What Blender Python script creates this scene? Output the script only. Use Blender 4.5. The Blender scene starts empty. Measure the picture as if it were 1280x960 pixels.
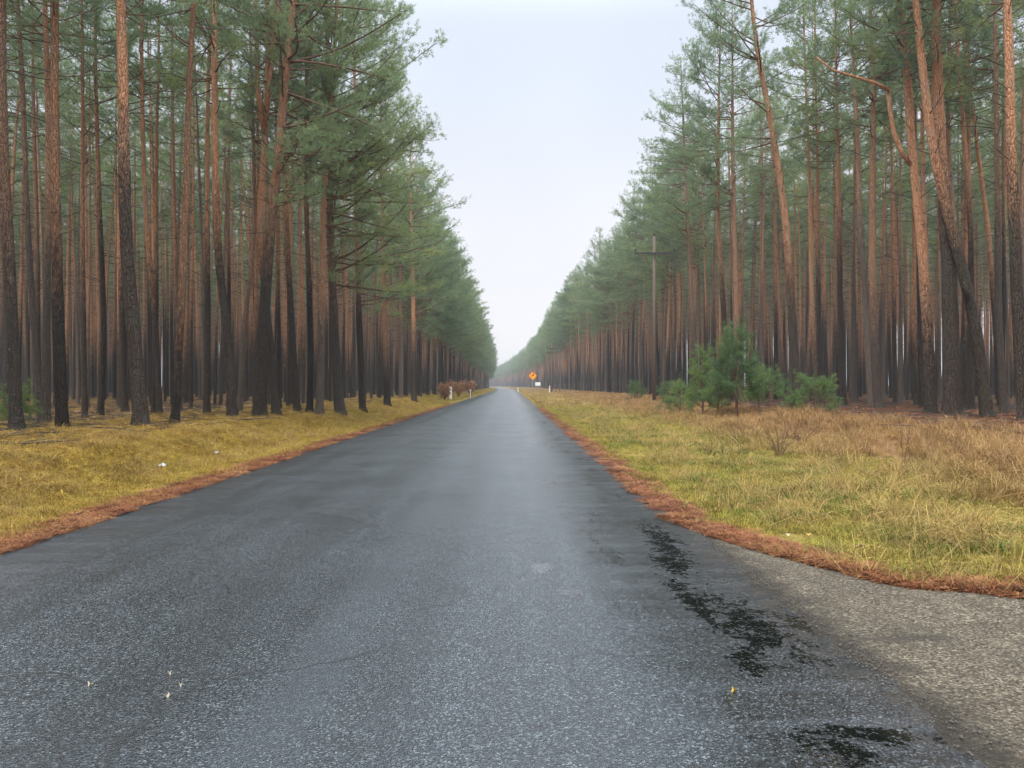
import bpy, math, random
import numpy as np
from mathutils import Vector, noise as mnoise
R = math.radians
C = bpy.context.scene
COL = C.collection

# ------------------------------------------------------------------ camera, light, exposure
FPX, VX, VY, CAMH = 950.0, 638.0, 482.0, 1.45
cd = bpy.data.cameras.new('camera'); cam = bpy.data.objects.new('camera', cd); COL.objects.link(cam)
cd.sensor_width = 36; cd.lens = 36*FPX/1280; cd.clip_start = .05; cd.clip_end = 6000
cam.location = (0, 0, CAMH); cam.rotation_euler = (R(90)+math.atan((VY-480)/FPX), 0, math.atan((VX-640)/FPX)*-1*-1)
C.camera = cam
SUN_EL, SUN_AZ = R(56), R(200)      # soft bright part of the overcast, high behind the camera
w = bpy.data.worlds.new('World'); C.world = w; w.use_nodes = True
nt = w.node_tree; nt.nodes.clear(); L = nt.links
def nn(t, **k):
    n = nt.nodes.new(t)
    for a, b in k.items(): setattr(n, a, b)
    return n
out = nn('ShaderNodeOutputWorld'); bg = nn('ShaderNodeBackground'); bg.inputs[1].default_value = .1
sky = nn('ShaderNodeTexSky', sky_type='NISHITA'); sky.sun_disc = False
sky.sun_elevation = SUN_EL; sky.sun_rotation = SUN_AZ; sky.dust_density = 4
tc = nn('ShaderNodeTexCoord'); sp = nn('ShaderNodeSeparateXYZ'); L.new(tc.outputs['Generated'], sp.inputs[0])
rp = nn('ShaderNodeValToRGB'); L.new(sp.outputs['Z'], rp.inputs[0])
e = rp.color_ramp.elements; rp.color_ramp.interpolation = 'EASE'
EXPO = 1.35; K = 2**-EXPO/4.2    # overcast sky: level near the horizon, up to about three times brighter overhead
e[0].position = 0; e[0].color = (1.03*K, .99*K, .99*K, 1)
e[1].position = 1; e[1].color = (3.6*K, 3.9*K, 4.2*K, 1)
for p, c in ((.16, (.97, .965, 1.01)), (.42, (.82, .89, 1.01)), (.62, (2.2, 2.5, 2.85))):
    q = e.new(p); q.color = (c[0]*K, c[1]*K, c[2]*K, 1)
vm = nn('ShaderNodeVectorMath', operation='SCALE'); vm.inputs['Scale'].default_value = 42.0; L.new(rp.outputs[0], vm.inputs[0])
cn = nn('ShaderNodeTexNoise'); cn.inputs['Scale'].default_value = 3.0; cn.inputs['Detail'].default_value = 3
L.new(tc.outputs['Generated'], cn.inputs[0])
mr = nn('ShaderNodeMapRange'); mr.inputs[3].default_value = .9; mr.inputs[4].default_value = 1.1; L.new(cn.outputs[0], mr.inputs[0])
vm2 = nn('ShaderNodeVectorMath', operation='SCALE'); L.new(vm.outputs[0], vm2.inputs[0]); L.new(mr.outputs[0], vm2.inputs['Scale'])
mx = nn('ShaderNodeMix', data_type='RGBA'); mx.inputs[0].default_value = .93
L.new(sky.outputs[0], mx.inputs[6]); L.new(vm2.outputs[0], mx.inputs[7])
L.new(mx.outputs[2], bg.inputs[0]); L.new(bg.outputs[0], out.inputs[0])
sd = bpy.data.lights.new('sun', 'SUN'); sd.energy = 1.5; sd.angle = R(45); sd.color = (1, .95, .88)
so = bpy.data.objects.new('sun', sd); COL.objects.link(so)
so.rotation_euler = Vector((-math.sin(SUN_AZ)*math.cos(SUN_EL), -math.cos(SUN_AZ)*math.cos(SUN_EL), -math.sin(SUN_EL))).to_track_quat('-Z', 'Y').to_euler()
C.view_settings.view_transform = 'Standard'; C.view_settings.look = 'None'
C.view_settings.exposure = EXPO; C.view_settings.gamma = 1
C.cycles.use_denoising = True
try: C.cycles.denoiser = 'OPENIMAGEDENOISE'
except Exception: pass
C.cycles.max_bounces = 5; C.cycles.diffuse_bounces = 3; C.cycles.glossy_bounces = 2
C.cycles.transmission_bounces = 2; C.cycles.volume_bounces = 0
C.cycles.use_adaptive_sampling = True; C.cycles.adaptive_threshold = .015
C.cycles.sample_clamp_indirect = 4

# ------------------------------------------------------------------ helpers
class MB:
    """collects vertices and faces (triangles and quads) and links them as one mesh object"""
    def __init__(s): s.v = []; s.n = 0; s.q = []; s.t = []; s.qm = []; s.tm = []
    def add(s, v, quads=None, tris=None, m=0):
        v = np.asarray(v, dtype=np.float32).reshape(-1, 3)
        if quads is not None and len(quads):
            a = np.asarray(quads, dtype=np.int32).reshape(-1, 4)+s.n; s.q.append(a); s.qm.append(np.full(len(a), m, np.int32))
        if tris is not None and len(tris):
            a = np.asarray(tris, dtype=np.int32).reshape(-1, 3)+s.n; s.t.append(a); s.tm.append(np.full(len(a), m, np.int32))
        s.v.append(v); s.n += len(v)
    def merge(s, o, m):
        base = s.n
        for v in o.v: s.v.append(v); s.n += len(v)
        for a in o.q: s.q.append(a+base); s.qm.append(np.full(len(a), m, np.int32))
        for a in o.t: s.t.append(a+base); s.tm.append(np.full(len(a), m, np.int32))
    def mesh(s, name, mats, smooth=True):
        me = bpy.data.meshes.new(name)
        v = np.concatenate(s.v) if s.v else np.zeros((0, 3), np.float32)
        q = np.concatenate(s.q) if s.q else np.zeros((0, 4), np.int32)
        t = np.concatenate(s.t) if s.t else np.zeros((0, 3), np.int32)
        me.vertices.add(len(v)); me.vertices.foreach_set('co', v.ravel())
        me.loops.add(q.size+t.size); me.loops.foreach_set('vertex_index', np.concatenate([q.ravel(), t.ravel()]).astype(np.int32))
        me.polygons.add(len(q)+len(t))
        st = np.concatenate([np.arange(len(q))*4, q.size+np.arange(len(t))*3]).astype(np.int32)
        me.polygons.foreach_set('loop_start', st)
        mi = np.concatenate(s.qm+s.tm) if (s.qm or s.tm) else np.zeros(0, np.int32)
        me.polygons.foreach_set('material_index', mi)
        me.polygons.foreach_set('use_smooth', np.full(len(mi), smooth))
        for m in (mats if isinstance(mats, (list, tuple)) else [mats]): me.materials.append(m)
        me.update(); me.validate()
        return me
    def tube(s, pts, rad, sides=6, m=0, cap=False):
        pts = np.asarray(pts, float); n = len(pts)
        tan = np.gradient(pts, axis=0); tan /= np.linalg.norm(tan, axis=1)[:, None]+1e-9
        ref = np.array([0, 0, 1.]) if abs(tan[0, 2]) < .9 else np.array([1., 0, 0])
        a = np.cross(tan, ref); a /= np.linalg.norm(a, axis=1)[:, None]+1e-9
        b = np.cross(tan, a)
        th = np.arange(sides)*2*math.pi/sides
        rad = np.asarray(rad, float)
        if rad.ndim == 1: rad = np.repeat(rad[:, None], sides, 1)
        v = pts[:, None]+rad[:, :, None]*(np.cos(th)[None, :, None]*a[:, None]+np.sin(th)[None, :, None]*b[:, None])
        i = np.arange(n-1)[:, None]*sides; j = np.arange(sides)[None]; k = (j+1) % sides
        q = np.stack([i+j, i+k, i+sides+k, i+sides+j], -1).reshape(-1, 4)
        v = v.reshape(-1, 3); t = None
        if cap:
            v = np.concatenate([v, pts[-1:]+0, pts[:1]]); e = (n-1)*sides
            t = [[e+x, e+(x+1) % sides, n*sides] for x in range(sides)]+[[(x+1) % sides, x, n*sides+1] for x in range(sides)]
        s.add(v, q, t, m)
    def box(s, x0, x1, y0, y1, z0, z1, m=0):
        v = [(x, y, z) for x in (x0, x1) for y in (y0, y1) for z in (z0, z1)]
        s.add(v, [(0, 1, 3, 2), (4, 6, 7, 5), (0, 4, 5, 1), (2, 3, 7, 6), (0, 2, 6, 4), (1, 5, 7, 3)], m=m)
    def segs(s, P0, P1, r0, r1, m=0):
        """many thin three-sided prisms at once"""
        if len(P0) == 0: return
        P0 = np.asarray(P0, float); P1 = np.asarray(P1, float); r0 = np.asarray(r0, float); r1 = np.asarray(r1, float)
        d = P1-P0; d /= np.linalg.norm(d, axis=1)[:, None]+1e-9
        ref = np.where(np.abs(d[:, 2:3]) < .9, np.array([[0, 0, 1.]]), np.array([[1., 0, 0]]))
        a = np.cross(d, ref); a /= np.linalg.norm(a, axis=1)[:, None]+1e-9; b = np.cross(d, a)
        vs = []
        for P, r in ((P0, r0), (P1, r1)):
            for k in range(3):
                t = k*2*math.pi/3; vs.append(P+r[:, None]*(math.cos(t)*a+math.sin(t)*b))
        v = np.stack(vs, 1).reshape(-1, 3); base = np.arange(len(P0))[:, None, None]*6
        q = base+np.array([[0, 1, 4, 3], [1, 2, 5, 4], [2, 0, 3, 5]])[None]
        s.add(v, q.reshape(-1, 4), m=m)
    def needles(s, P, D, Ls, rs, n=14, length=.10, width=.010, spread=.85, m=0):
        if len(P) == 0: return
        P = np.repeat(np.asarray(P, float), n, 0); D = np.repeat(np.asarray(D, float), n, 0); Ls = np.repeat(np.asarray(Ls, float), n)
        N = len(P); t = rs.rand(N)
        pos = P+D*(Ls*t)[:, None]
        r = rs.randn(N, 3); r -= D*(r*D).sum(1)[:, None]; r /= np.linalg.norm(r, axis=1)[:, None]+1e-9
        dr = D*.5+r*spread; dr /= np.linalg.norm(dr, axis=1)[:, None]
        sd_ = np.cross(dr, rs.randn(N, 3)); sd_ /= np.linalg.norm(sd_, axis=1)[:, None]+1e-9
        ln = length*(.7+.5*rs.rand(N)); sd_ *= width/2
        v = np.stack([pos-sd_, pos+sd_, pos+dr*ln[:, None]], 1).reshape(-1, 3)
        s.add(v, tris=np.arange(N*3).reshape(-1, 3), m=m)

def tag(o, label=None, cat=None, group=None, kind=None):
    if label: o['label'] = label
    if cat: o['category'] = cat
    if group: o['group'] = group
    if kind: o['kind'] = kind
    return o
def link(name, me, parent=None, loc=(0, 0, 0)):
    o = bpy.data.objects.new(name, me); COL.objects.link(o); o.location = loc
    if parent: o.parent = parent
    return o
def empty(name, loc, rz=0):
    o = bpy.data.objects.new(name, None); COL.objects.link(o); o.location = loc; o.rotation_euler = (0, 0, rz); o.empty_display_size = .3
    return o
def sstep(a, b, x):
    t = np.clip((np.asarray(x, float)-a)/(b-a), 0, 1); return t*t*(3-2*t)

# ------------------------------------------------------------------ the lie of the land
def curve(y):                       # the road drifts left in the far distance
    y = np.asarray(y, float); t = np.maximum(y-180, 0)/100
    return -np.where(t < 9, .75*t*t, .75*81+13.5*(t-9))
def gz(x, y):
    """height of the ground"""
    y = np.asarray(y, float); x = np.asarray(x, float)
    u = x-curve(y)
    s = .5*np.sin(y*.35)+.35*np.sin(y*.83+1.3)+.2*np.sin(y*1.9)
    zl = .46*sstep(-5.5-.25*s, -7.6-.35*s, u)
    zr = .12*sstep(2.6, 5, u)+.46*sstep(4.5, 9.5, u)
    b = (.035*np.sin(x*1.7+.6*np.sin(y*.9))*np.sin(y*1.3+x*.4)+.02*np.sin(x*4.1+y*2.3)*np.sin(y*3.7))
    amp = sstep(-5.3, -7, u)+sstep(2.8, 6, u)
    far = .35*(np.sin(x*.05+y*.02)+1)*(sstep(-14, -60, u)+sstep(18, 60, u))
    return zl+zr+b*amp+far-.012
def px2w(px, py, Y):                # a measured direction at a known distance
    return ((px-VX)*Y/FPX, Y, CAMH+(VY-py)*Y/FPX)
def ground_at(px, py):              # where a measured direction meets the ground
    Y = 3.0
    while Y < 400:
        x, _, z = px2w(px, py, Y)
        if z <= float(gz(x, Y)): return x, Y, float(gz(x, Y))
        Y *= 1.01
    return x, Y, float(gz(x, Y))

# ------------------------------------------------------------------ materials
class NT:
    def __init__(s, name):
        s.m = bpy.data.materials.new(name); s.m.use_nodes = True; s.t = s.m.node_tree
        s.b = s.t.nodes['Principled BSDF']; s.o = s.t.nodes['Material Output']
    def n(s, t, ins=None, **k):
        n = s.t.nodes.new(t)
        for a, b in k.items(): setattr(n, a, b)
        for a, b in (ins or {}).items(): s.put(n.inputs[a], b)
        return n
    def put(s, sock, v):
        if isinstance(v, bpy.types.NodeSocket): s.t.links.new(v, sock)
        elif isinstance(v, bpy.types.Node): s.t.links.new(v.outputs[0], sock)
        else: sock.default_value = v
    def math(s, op, a, b=0., c=0., clamp=False):
        n = s.n('ShaderNodeMath', {0: a, 1: b, 2: c}, operation=op); n.use_clamp = clamp; return n.outputs[0]
    def noise(s, vec, scale, detail=3, rough=.55, dist=0.):
        return s.n('ShaderNodeTexNoise', {'Vector': vec, 'Scale': scale, 'Detail': detail, 'Roughness': rough, 'Distortion': dist}).outputs[0]
    def mix(s, f, a, b, bt='MIX'):
        n = s.n('ShaderNodeMix', data_type='RGBA', blend_type=bt)
        for i, v in ((0, f), (6, a), (7, b)):
            if isinstance(v, tuple) and len(v) == 3: v = v+(1,)
            s.put(n.inputs[i], v)
        return n.outputs[2]
    def ramp(s, f, stops, interp='LINEAR'):
        n = s.n('ShaderNodeValToRGB', {0: f}); n.color_ramp.interpolation = interp; el = n.color_ramp.elements
        while len(stops) > len(el): el.new(.5)
        for q, (p, c) in zip(el, stops):
            q.position = p; q.color = tuple(c)+(1,) if isinstance(c, tuple) else (c, c, c, 1)
        return n.outputs[0]
    def map(s, v, a, b, c=0., d=1., smooth=False):
        n = s.n('ShaderNodeMapRange', {0: v, 1: a, 2: b, 3: c, 4: d})
        if smooth: n.interpolation_type = 'SMOOTHSTEP'
        return n.outputs[0]
    def pos(s): return s.n('ShaderNodeNewGeometry').outputs['Position']
    def obj(s): return s.n('ShaderNodeTexCoord').outputs['Object']
    def xyz(s, v): return s.n('ShaderNodeSeparateXYZ', {0: v}).outputs
    def scale(s, v, x, y, z): return s.n('ShaderNodeMapping', {'Vector': v, 'Scale': (x, y, z)}).outputs[0]
    def rnd(s): return s.n('ShaderNodeObjectInfo').outputs['Random']
    def fin(s, color=None, rough=None, bump=None, bs=.3, bd=.02, spec=None, trans=0.):
        if color is not None:
            s.put(s.b.inputs['Base Color'], color+(1,) if isinstance(color, tuple) and len(color) == 3 else color)
        if rough is not None: s.put(s.b.inputs['Roughness'], rough)
        if spec is not None: s.put(s.b.inputs['Specular IOR Level'], spec)
        if bump is not None:
            n = s.n('ShaderNodeBump', {'Height': bump, 'Strength': bs, 'Distance': bd}); s.put(s.b.inputs['Normal'], n)
        if trans:
            tr = s.n('ShaderNodeBsdfTranslucent', {'Color': color}); ms = s.n('ShaderNodeMixShader', {0: trans, 1: s.b.outputs[0], 2: tr})
            s.put(s.o.inputs[0], ms)
        return s.m

# colours of the verge and the forest floor across the road: shared by the soil and by the blades growing on it
def verge_colour(M, u, P):
    n1 = M.noise(P, .55, 4, .6); n2 = M.noise(P, 3.0, 3, .6); n3 = M.noise(P, 11., 3, .7)
    am = M.map(M.math('ABSOLUTE', M.math('ADD', u, 1.35)), 3.3, 6.5, .3, 1.)
    k = M.math('ADD', u, M.math('MULTIPLY', am, M.math('ADD', M.math('MULTIPLY', M.math('SUBTRACT', n1, .5), 3.4), M.math('MULTIPLY', M.math('SUBTRACT', n2, .5), 2.2))))
    f = M.map(k, -30, 30)
    def p(v): return (v+30)/60
    straw = (.38, .265, .13); ochre = (.37, .245, .07); yg = (.38, .30, .045); rust = (.15, .06, .028); brown = (.13, .065, .03); tan = (.36, .22, .11)
    base = M.ramp(f, [(p(-30), brown), (p(-19), (.27, .16, .06)), (p(-12), straw), (p(-8.5), ochre), (p(-6.2), (.42, .32, .065)), (p(-4.9), (.42, .33, .07)),
                      (p(-4.6), rust), (p(1.86), rust), (p(2.0), (.26, .15, .05)), (p(2.3), (.36, .28, .07)), (p(5.0), (.38, .31, .08)), (p(6.2), tan), (p(8.0), (.33, .19, .09)), (p(9.4), (.2, .09, .045)), (p(24), brown)])
    g = M.map(M.noise(P, 1.1, 3, .6), .5, .66); g = M.math('MULTIPLY', g, M.math('MULTIPLY', M.map(k, 7.5, 5.5), M.map(k, -4., 1., .25, 1.)))
    c = M.mix(M.math('MULTIPLY', g, .7, clamp=True), base, (.2, .26, .04))
    pt = M.noise(P, 1.7, 4, .65, .8); side_ = M.map(u, -4., 1., 1., .6)
    c = M.mix(M.math('MULTIPLY', M.map(M.noise(P, 2.6, 4, .7), .48, .6), M.math('MULTIPLY', M.map(k, -5.3, -4.8), M.map(k, 2.2, 1.9))), c, (.34, .25, .075))
    c = M.mix(M.math('MULTIPLY', M.map(pt, .47, .62, 0., .75), side_), c, M.mix(1., c, (.62, .48, .36), 'MULTIPLY'))
    c = M.mix(M.map(n3, .25, .75, 0., .75), c, M.mix(1., c, (.45, .42, .4), 'MULTIPLY'))
    return c, n1, n2, n3
# soil sheet
M = NT('verge_and_forest_floor'); P = M.pos(); u = M.n('ShaderNodeAttribute', attribute_name='across').outputs['Fac']
c, n1, n2, n3 = verge_colour(M, u, P)
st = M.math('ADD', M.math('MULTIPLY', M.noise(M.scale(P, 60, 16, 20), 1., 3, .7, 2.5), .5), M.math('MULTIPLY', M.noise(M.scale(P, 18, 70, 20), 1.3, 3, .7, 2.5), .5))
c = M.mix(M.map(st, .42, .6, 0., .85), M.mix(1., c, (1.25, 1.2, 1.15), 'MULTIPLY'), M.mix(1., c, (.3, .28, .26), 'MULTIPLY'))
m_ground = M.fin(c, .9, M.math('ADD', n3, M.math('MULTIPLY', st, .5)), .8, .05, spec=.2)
# grass blades
def blade_mat(name, tint, amt, trans=.25):
    M = NT(name); P = M.pos(); x = M.xyz(P)[0]; c, *_ = verge_colour(M, x, P)
    c = M.mix(amt, c, tint); r = M.rnd()
    c = M.mix(1., c, M.ramp(r, [(0, (.5, .42, .36)), (.5, (1.0, .97, .9)), (1, (1.5, 1.42, 1.15))]), 'MULTIPLY')
    return M.fin(c, .6, spec=.25, trans=trans)
m_grass = blade_mat('verge_grass_blades', (.34, .34, .07), .4)
m_straw = blade_mat('dry_straw_blades', (.45, .31, .15), .5)
m_green = blade_mat('green_grass_blades', (.12, .2, .035), .85)
m_moss = blade_mat('ochre_bank_grass_blades', (.52, .36, .085), .45)
M = NT('fallen_pine_needles'); r = M.rnd(); m_litter = M.fin(M.ramp(r, [(0, (.09, .03, .015)), (.5, (.22, .075, .03)), (1, (.38, .19, .08))]), .7, spec=.2)

# pine bark: grey-brown plates below, thin orange bark above
def bark(name, dark=1.):
    M = NT(name); o = M.obj(); z = M.xyz(o)[2]; r = M.rnd(); P = M.pos()
    v = M.n('ShaderNodeTexVoronoi', {'Vector': M.scale(P, 22, 22, 6), 'Scale': 1.}, feature='DISTANCE_TO_EDGE').outputs['Distance']
    n = M.noise(M.scale(P, 14, 14, 5), 1., 4, .65, .6); nb = M.noise(P, 1.1, 2)
    th = M.map(r, 0, 1, 2.6, 7.5); zz = M.math('ADD', M.math('SUBTRACT', z, th), M.math('MULTIPLY', M.math('SUBTRACT', n, .5), 4.5))
    f = M.map(zz, -1.8, 2.2, 0, 1, True)
    low = M.mix(n, (.028*dark, .022*dark, .018*dark), (.10*dark, .08*dark, .065*dark))
    low = M.mix(M.map(nb, .5, .75, 0, .35), low, (.09, .1, .07))
    up = M.mix(n, (.36, .165, .08), (.74, .42, .25)); up = M.mix(M.map(nb, .45, .8, 0, .5), up, (.33, .25, .2))
    c = M.mix(f, low, up)
    c = M.mix(M.math('MULTIPLY', M.map(v, .0, .09, .85, 0.), M.map(f, 0, 1, 1., .35)), c, (.02, .014, .011))
    c = M.mix(M.map(M.math('FRACT', M.math('MULTIPLY', r, 13.7)), .5, 1., 0., .55), c, M.mix(n, (.16, .13, .11), (.36, .30, .25))) if dark > 0 else c
    c = M.mix(1., c, M.ramp(M.math('FRACT', M.math('MULTIPLY', r, 7.3)), [(0, (.5, .5, .5)), (1, (1.15, 1.08, 1.02))]), 'MULTIPLY')
    return M.fin(c, .85, M.math('ADD', M.math('MULTIPLY', M.map(v, 0, .15), 1.), n), .9, .03, spec=.2)
m_bark = bark('pine_bark')
M = NT('pine_branch_bark'); P = M.pos(); n = M.noise(P, 9, 3); m_limb = M.fin(M.mix(n, (.06, .035, .025), (.22, .13, .09)), .85, n, .4, .01, spec=.2)
M = NT('dead_branch_wood'); P = M.pos(); n = M.noise(P, 9, 3); m_dead = M.fin(M.mix(n, (.035, .027, .022), (.13, .1, .085)), .9, spec=.15)
def needle_mat(name, a, b, c_, trans=.3):
    M = NT(name); P = M.pos(); r = M.rnd(); n = M.noise(P, 1.1, 3, .6); n2 = M.noise(P, 9., 2)
    c = M.ramp(M.math('ADD', M.math('MULTIPLY', n, .75), M.math('MULTIPLY', n2, .3)), [(.3, a), (.52, b), (.75, c_)])
    c = M.mix(1., c, M.ramp(r, [(0, (.8, .85, .9)), (.5, (1., 1., 1.)), (1, (1.25, 1.15, .85))]), 'MULTIPLY')
    return M.fin(c, .55, spec=.35, trans=trans)
m_needle = needle_mat('pine_needles', (.13, .205, .115), (.215, .295, .155), (.31, .37, .165), .55)
m_needle_y = needle_mat('young_pine_needles', (.075, .14, .06), (.125, .21, .075), (.24, .30, .08), .4)
m_rustleaf = needle_mat('rust_brown_leaves', (.30, .12, .055), (.52, .25, .11), (.62, .35, .17))

# asphalt
def stain(M, P, cx, cy, rx, ry, rot=0., warp=.5):
    x = M.xyz(P)
    a = M.math('SUBTRACT', x[0], cx); b = M.math('SUBTRACT', x[1], cy); c, s = math.cos(rot), math.sin(rot)
    p = M.math('DIVIDE', M.math('ADD', M.math('MULTIPLY', a, c), M.math('MULTIPLY', b, s)), rx)
    q = M.math('DIVIDE', M.math('SUBTRACT', M.math('MULTIPLY', b, c), M.math('MULTIPLY', a, s)), ry)
    d = M.math('SQRT', M.math('ADD', M.math('MULTIPLY', p, p), M.math('MULTIPLY', q, q)))
    return M.math('SUBTRACT', 1., d)
def asphalt(name, kind):
    M = NT(name); P = M.pos(); x, y, _ = M.xyz(P)
    u = M.n('ShaderNodeAttribute', attribute_name='across').outputs['Fac']
    v1 = M.n('ShaderNodeTexVoronoi', {'Vector': P, 'Scale': 125. if kind == 'road' else 85.}); d1, col = v1.outputs['Distance'], v1.outputs['Color']
    v2 = M.n('ShaderNodeTexVoronoi', {'Vector': P, 'Scale': 160.}).outputs['Distance']
    big = M.noise(P, .7, 4, .6); mid = M.noise(P, 5., 4, .6); lng = M.noise(M.scale(P, 2.2, .12, 1), 1., 4, .6); fine = M.noise(P, 38., 2, .7)
    cs = M.xyz(col)[0]
    if kind == 'road':
        c = M.ramp(cs, [(0, (.001, .0015, .002)), (.36, (.003, .0045, .006)), (.62, (.018, .024, .030)), (.9, (.055, .067, .078)), (1, (.15, .17, .185))])
        tr = M.map(lng, .35, .65, .75, 1.35); c = M.mix(1., c, M.n('ShaderNodeCombineColor', {0: tr, 1: tr, 2: tr}).outputs[0], 'MULTIPLY')
        seam = M.map(M.math('ABSOLUTE', M.math('ADD', M.math('ADD', u, .98), M.math('MULTIPLY', M.math('SUBTRACT', mid, .5), .22))), .05, .3, 1., 0., True)
        seam = M.math('MULTIPLY', seam, M.map(big, .3, .5, .3, 1.))
        c = M.mix(M.math('MULTIPLY', seam, .65), c, (.03, .036, .043))
        dk = None
        for k, a in (((-.55), .4), ((-1.75), .45)):
            b = M.math('MULTIPLY', M.map(M.math('ABSOLUTE', M.math('SUBTRACT', M.math('ADD', u, M.math('MULTIPLY', M.math('SUBTRACT', mid, .5), .35)), k)), .0, a, .5, 0., True), M.map(lng, .35, .6, .2, 1.)); c = M.mix(b, c, (.006, .008, .01))
        s = None
        for a in ((1.40, 6.9, .17, 1.35, -.03), (1.30, 6.15, .2, .5, 0), (1.22, 5.05, .13, .85, .05), (1.42, 4.55, .26, .75, .1), (1.25, 4.0, .1, .35, -.2), (1.47, 3.12, .32, .13, -.1), (1.75, 4.6, .12, .3, .0), (1.3, 3.0, .14, .2, 0.)):
            k = stain(M, P, *a); s = k if s is None else M.math('MAXIMUM', s, k)
        wv = M.math('MULTIPLY', M.math('SUBTRACT', M.noise(P, 7., 4, .7, 1.), .5), 3.4)
        wf = M.math('MULTIPLY', M.math('SUBTRACT', fine, .5), 2.2)
        s = M.math('ADD', s, M.math('ADD', wv, wf)); sm = M.map(s, .16, .5, 0., 1., True); sm = M.math('MULTIPLY', sm, M.map(cs, .88, .97, 1., .75))
        sm = M.math('MULTIPLY', sm, M.map(M.math('ABSOLUTE', M.math('SUBTRACT', x, 1.45)), .55, .8, 1., 0.))
        c = M.mix(M.math('MULTIPLY', sm, .97), c, (.004, .005, .003))
        # brown edge and crumbs of soil
        eb = M.math('ADD', M.map(u, 1.5, 1.85, 0., .55), M.map(u, -4.3, -4.6, 0., .5)); eb = M.math('MULTIPLY', eb, M.map(mid, .35, .7, 0., 1.))
        c = M.mix(eb, c, (.10, .075, .05))
        ln_ = M.math('MAXIMUM', M.map(u, -4.43, -4.47, 0., 1.), M.math('MULTIPLY', M.map(u, 1.75, 1.79, 0., .7), M.map(y, 7., 9., 0., 1.))); c = M.mix(M.math('MULTIPLY', ln_, M.map(mid, .35, .55, .3, .9)), c, (.17, .145, .115))
        cr = M.n('ShaderNodeTexVoronoi', {'Vector': M.n('ShaderNodeVectorMath', {0: M.scale(P, .5, .9, 1), 1: M.n('ShaderNodeVectorMath', {0: M.n('ShaderNodeTexNoise', {'Vector': P, 'Scale': 2., 'Detail': 4.}).outputs[1], 'Scale': .5}, operation='SCALE').outputs[0]}, operation='ADD').outputs[0], 'Scale': .45}, feature='DISTANCE_TO_EDGE').outputs['Distance']
        crm = M.math('MULTIPLY', M.map(cr, .0, .009, 1., 0.), M.map(big, .36, .55, 0., .85)); c = M.mix(crm, c, (.008, .009, .01))
        wet = M.noise(M.scale(P, 1.3, .35, 1), 1.4, 4, .65)
        lane = M.map(M.math('ABSOLUTE', M.math('SUBTRACT', u, .95)), .2, 1.0, 1., 0., True)
        pud = M.math('MULTIPLY', M.map(wet, .52, .70, 0., .7, True), lane)
        rough = M.map(big, .3, .7, .36, .24); rough = M.math('SUBTRACT', rough, M.math('MULTIPLY', lane, .06))
        rough = M.math('ADD', rough, M.math('MULTIPLY', M.map(d1, 0, .7), .10))
        film = None
        for a in ((.25, 6.0, .13, .3, 0), (.42, 5.25, .1, .22, .1)):
            k = stain(M, P, *a); film = k if film is None else M.math('MAXIMUM', film, k)
        film = M.map(M.math('ADD', film, M.math('MULTIPLY', M.math('SUBTRACT', mid, .5), 1.6)), .0, .6, 0., 1., True)
        pud = M.math('MAXIMUM', pud, film)
        rough = M.math('MULTIPLY', rough, M.map(pud, 0, 1, 1., .6)); rough = M.math('MULTIPLY', rough, M.map(film, 0, 1, 1., .5))
        rough = M.math('ADD', rough, M.math('MULTIPLY', sm, .4), clamp=True)
        sp_ = M.map(sm, 0, 1, 1., .02)
        hb = M.math('ADD', M.math('MULTIPLY', d1, 1.), M.math('MULTIPLY', v2, .4)); hb = M.math('MULTIPLY', hb, M.map(pud, 0, 1, 1., .3))
        hb = M.math('ADD', hb, M.math('MULTIPLY', crm, -.8))
        return M.fin(c, rough, hb, 1., .0018, spec=sp_)
    c = M.ramp(cs, [(0, (.028, .022, .015)), (.45, (.10, .08, .055)), (.8, (.175, .145, .10)), (1, (.34, .29, .21))])
    c = M.mix(M.map(mid, .4, .75, 0., .6), c, (.06, .042, .026)); c = M.mix(M.map(big, .45, .65, 0., .3), c, (.05, .04, .03))
    edge = M.map(M.math('SUBTRACT', u, M.math('MULTIPLY', M.math('SUBTRACT', mid, .5), .4)), .0, .34, .92, 0., True)
    c = M.mix(edge, c, (.022, .017, .012))
    s = M.math('ADD', stain(M, P, 2.3, 4.35, .35, .12, .1), M.math('MULTIPLY', M.math('SUBTRACT', mid, .5), 2.)); c = M.mix(M.map(s, .1, .7, 0., .6), c, (.03, .024, .018))
    return M.fin(c, .65, M.math('ADD', d1, M.math('MULTIPLY', v2, .4)), 1., .01, spec=.3)
m_road = asphalt('wet_asphalt', 'road'); m_apron = asphalt('old_gravel_asphalt', 'apron')
def plain(name, a, b=None, rough=.6, sc=20., spec=.4, metal=0.):
    M = NT(name)
    c = a if b is None else M.mix(M.noise(M.pos(), sc, 4, .6), a, b)
    M.b.inputs['Metallic'].default_value = metal
    return M.fin(c, rough, spec=spec)
m_pole = plain('weathered_pole_wood', (.07, .052, .04), (.17, .13, .10), .9, 14)
m_darkmetal = plain('dark_crossarm_steel', (.02, .02, .02), (.05, .045, .04), .6, 20)
m_insul = plain('brown_glazed_porcelain', (.05, .03, .025), rough=.25)
m_galv = plain('grey_galvanised_steel', (.35, .36, .37), (.5, .5, .52), .45, 20, metal=.6)
m_yellow = plain('yellow_sign_face', (.85, .36, .01), (.92, .42, .015), .5, 5)
m_orange = plain('orange_red_sign_border', (.75, .12, .01), rough=.5)
m_black = plain('black_sign_paint', (.012, .012, .012), rough=.5)
m_white = plain('white_paint', (.75, .76, .74), (.82, .82, .8), .5, 12)
m_red = plain('red_reflector', (.5, .02, .02), rough=.3)
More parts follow.
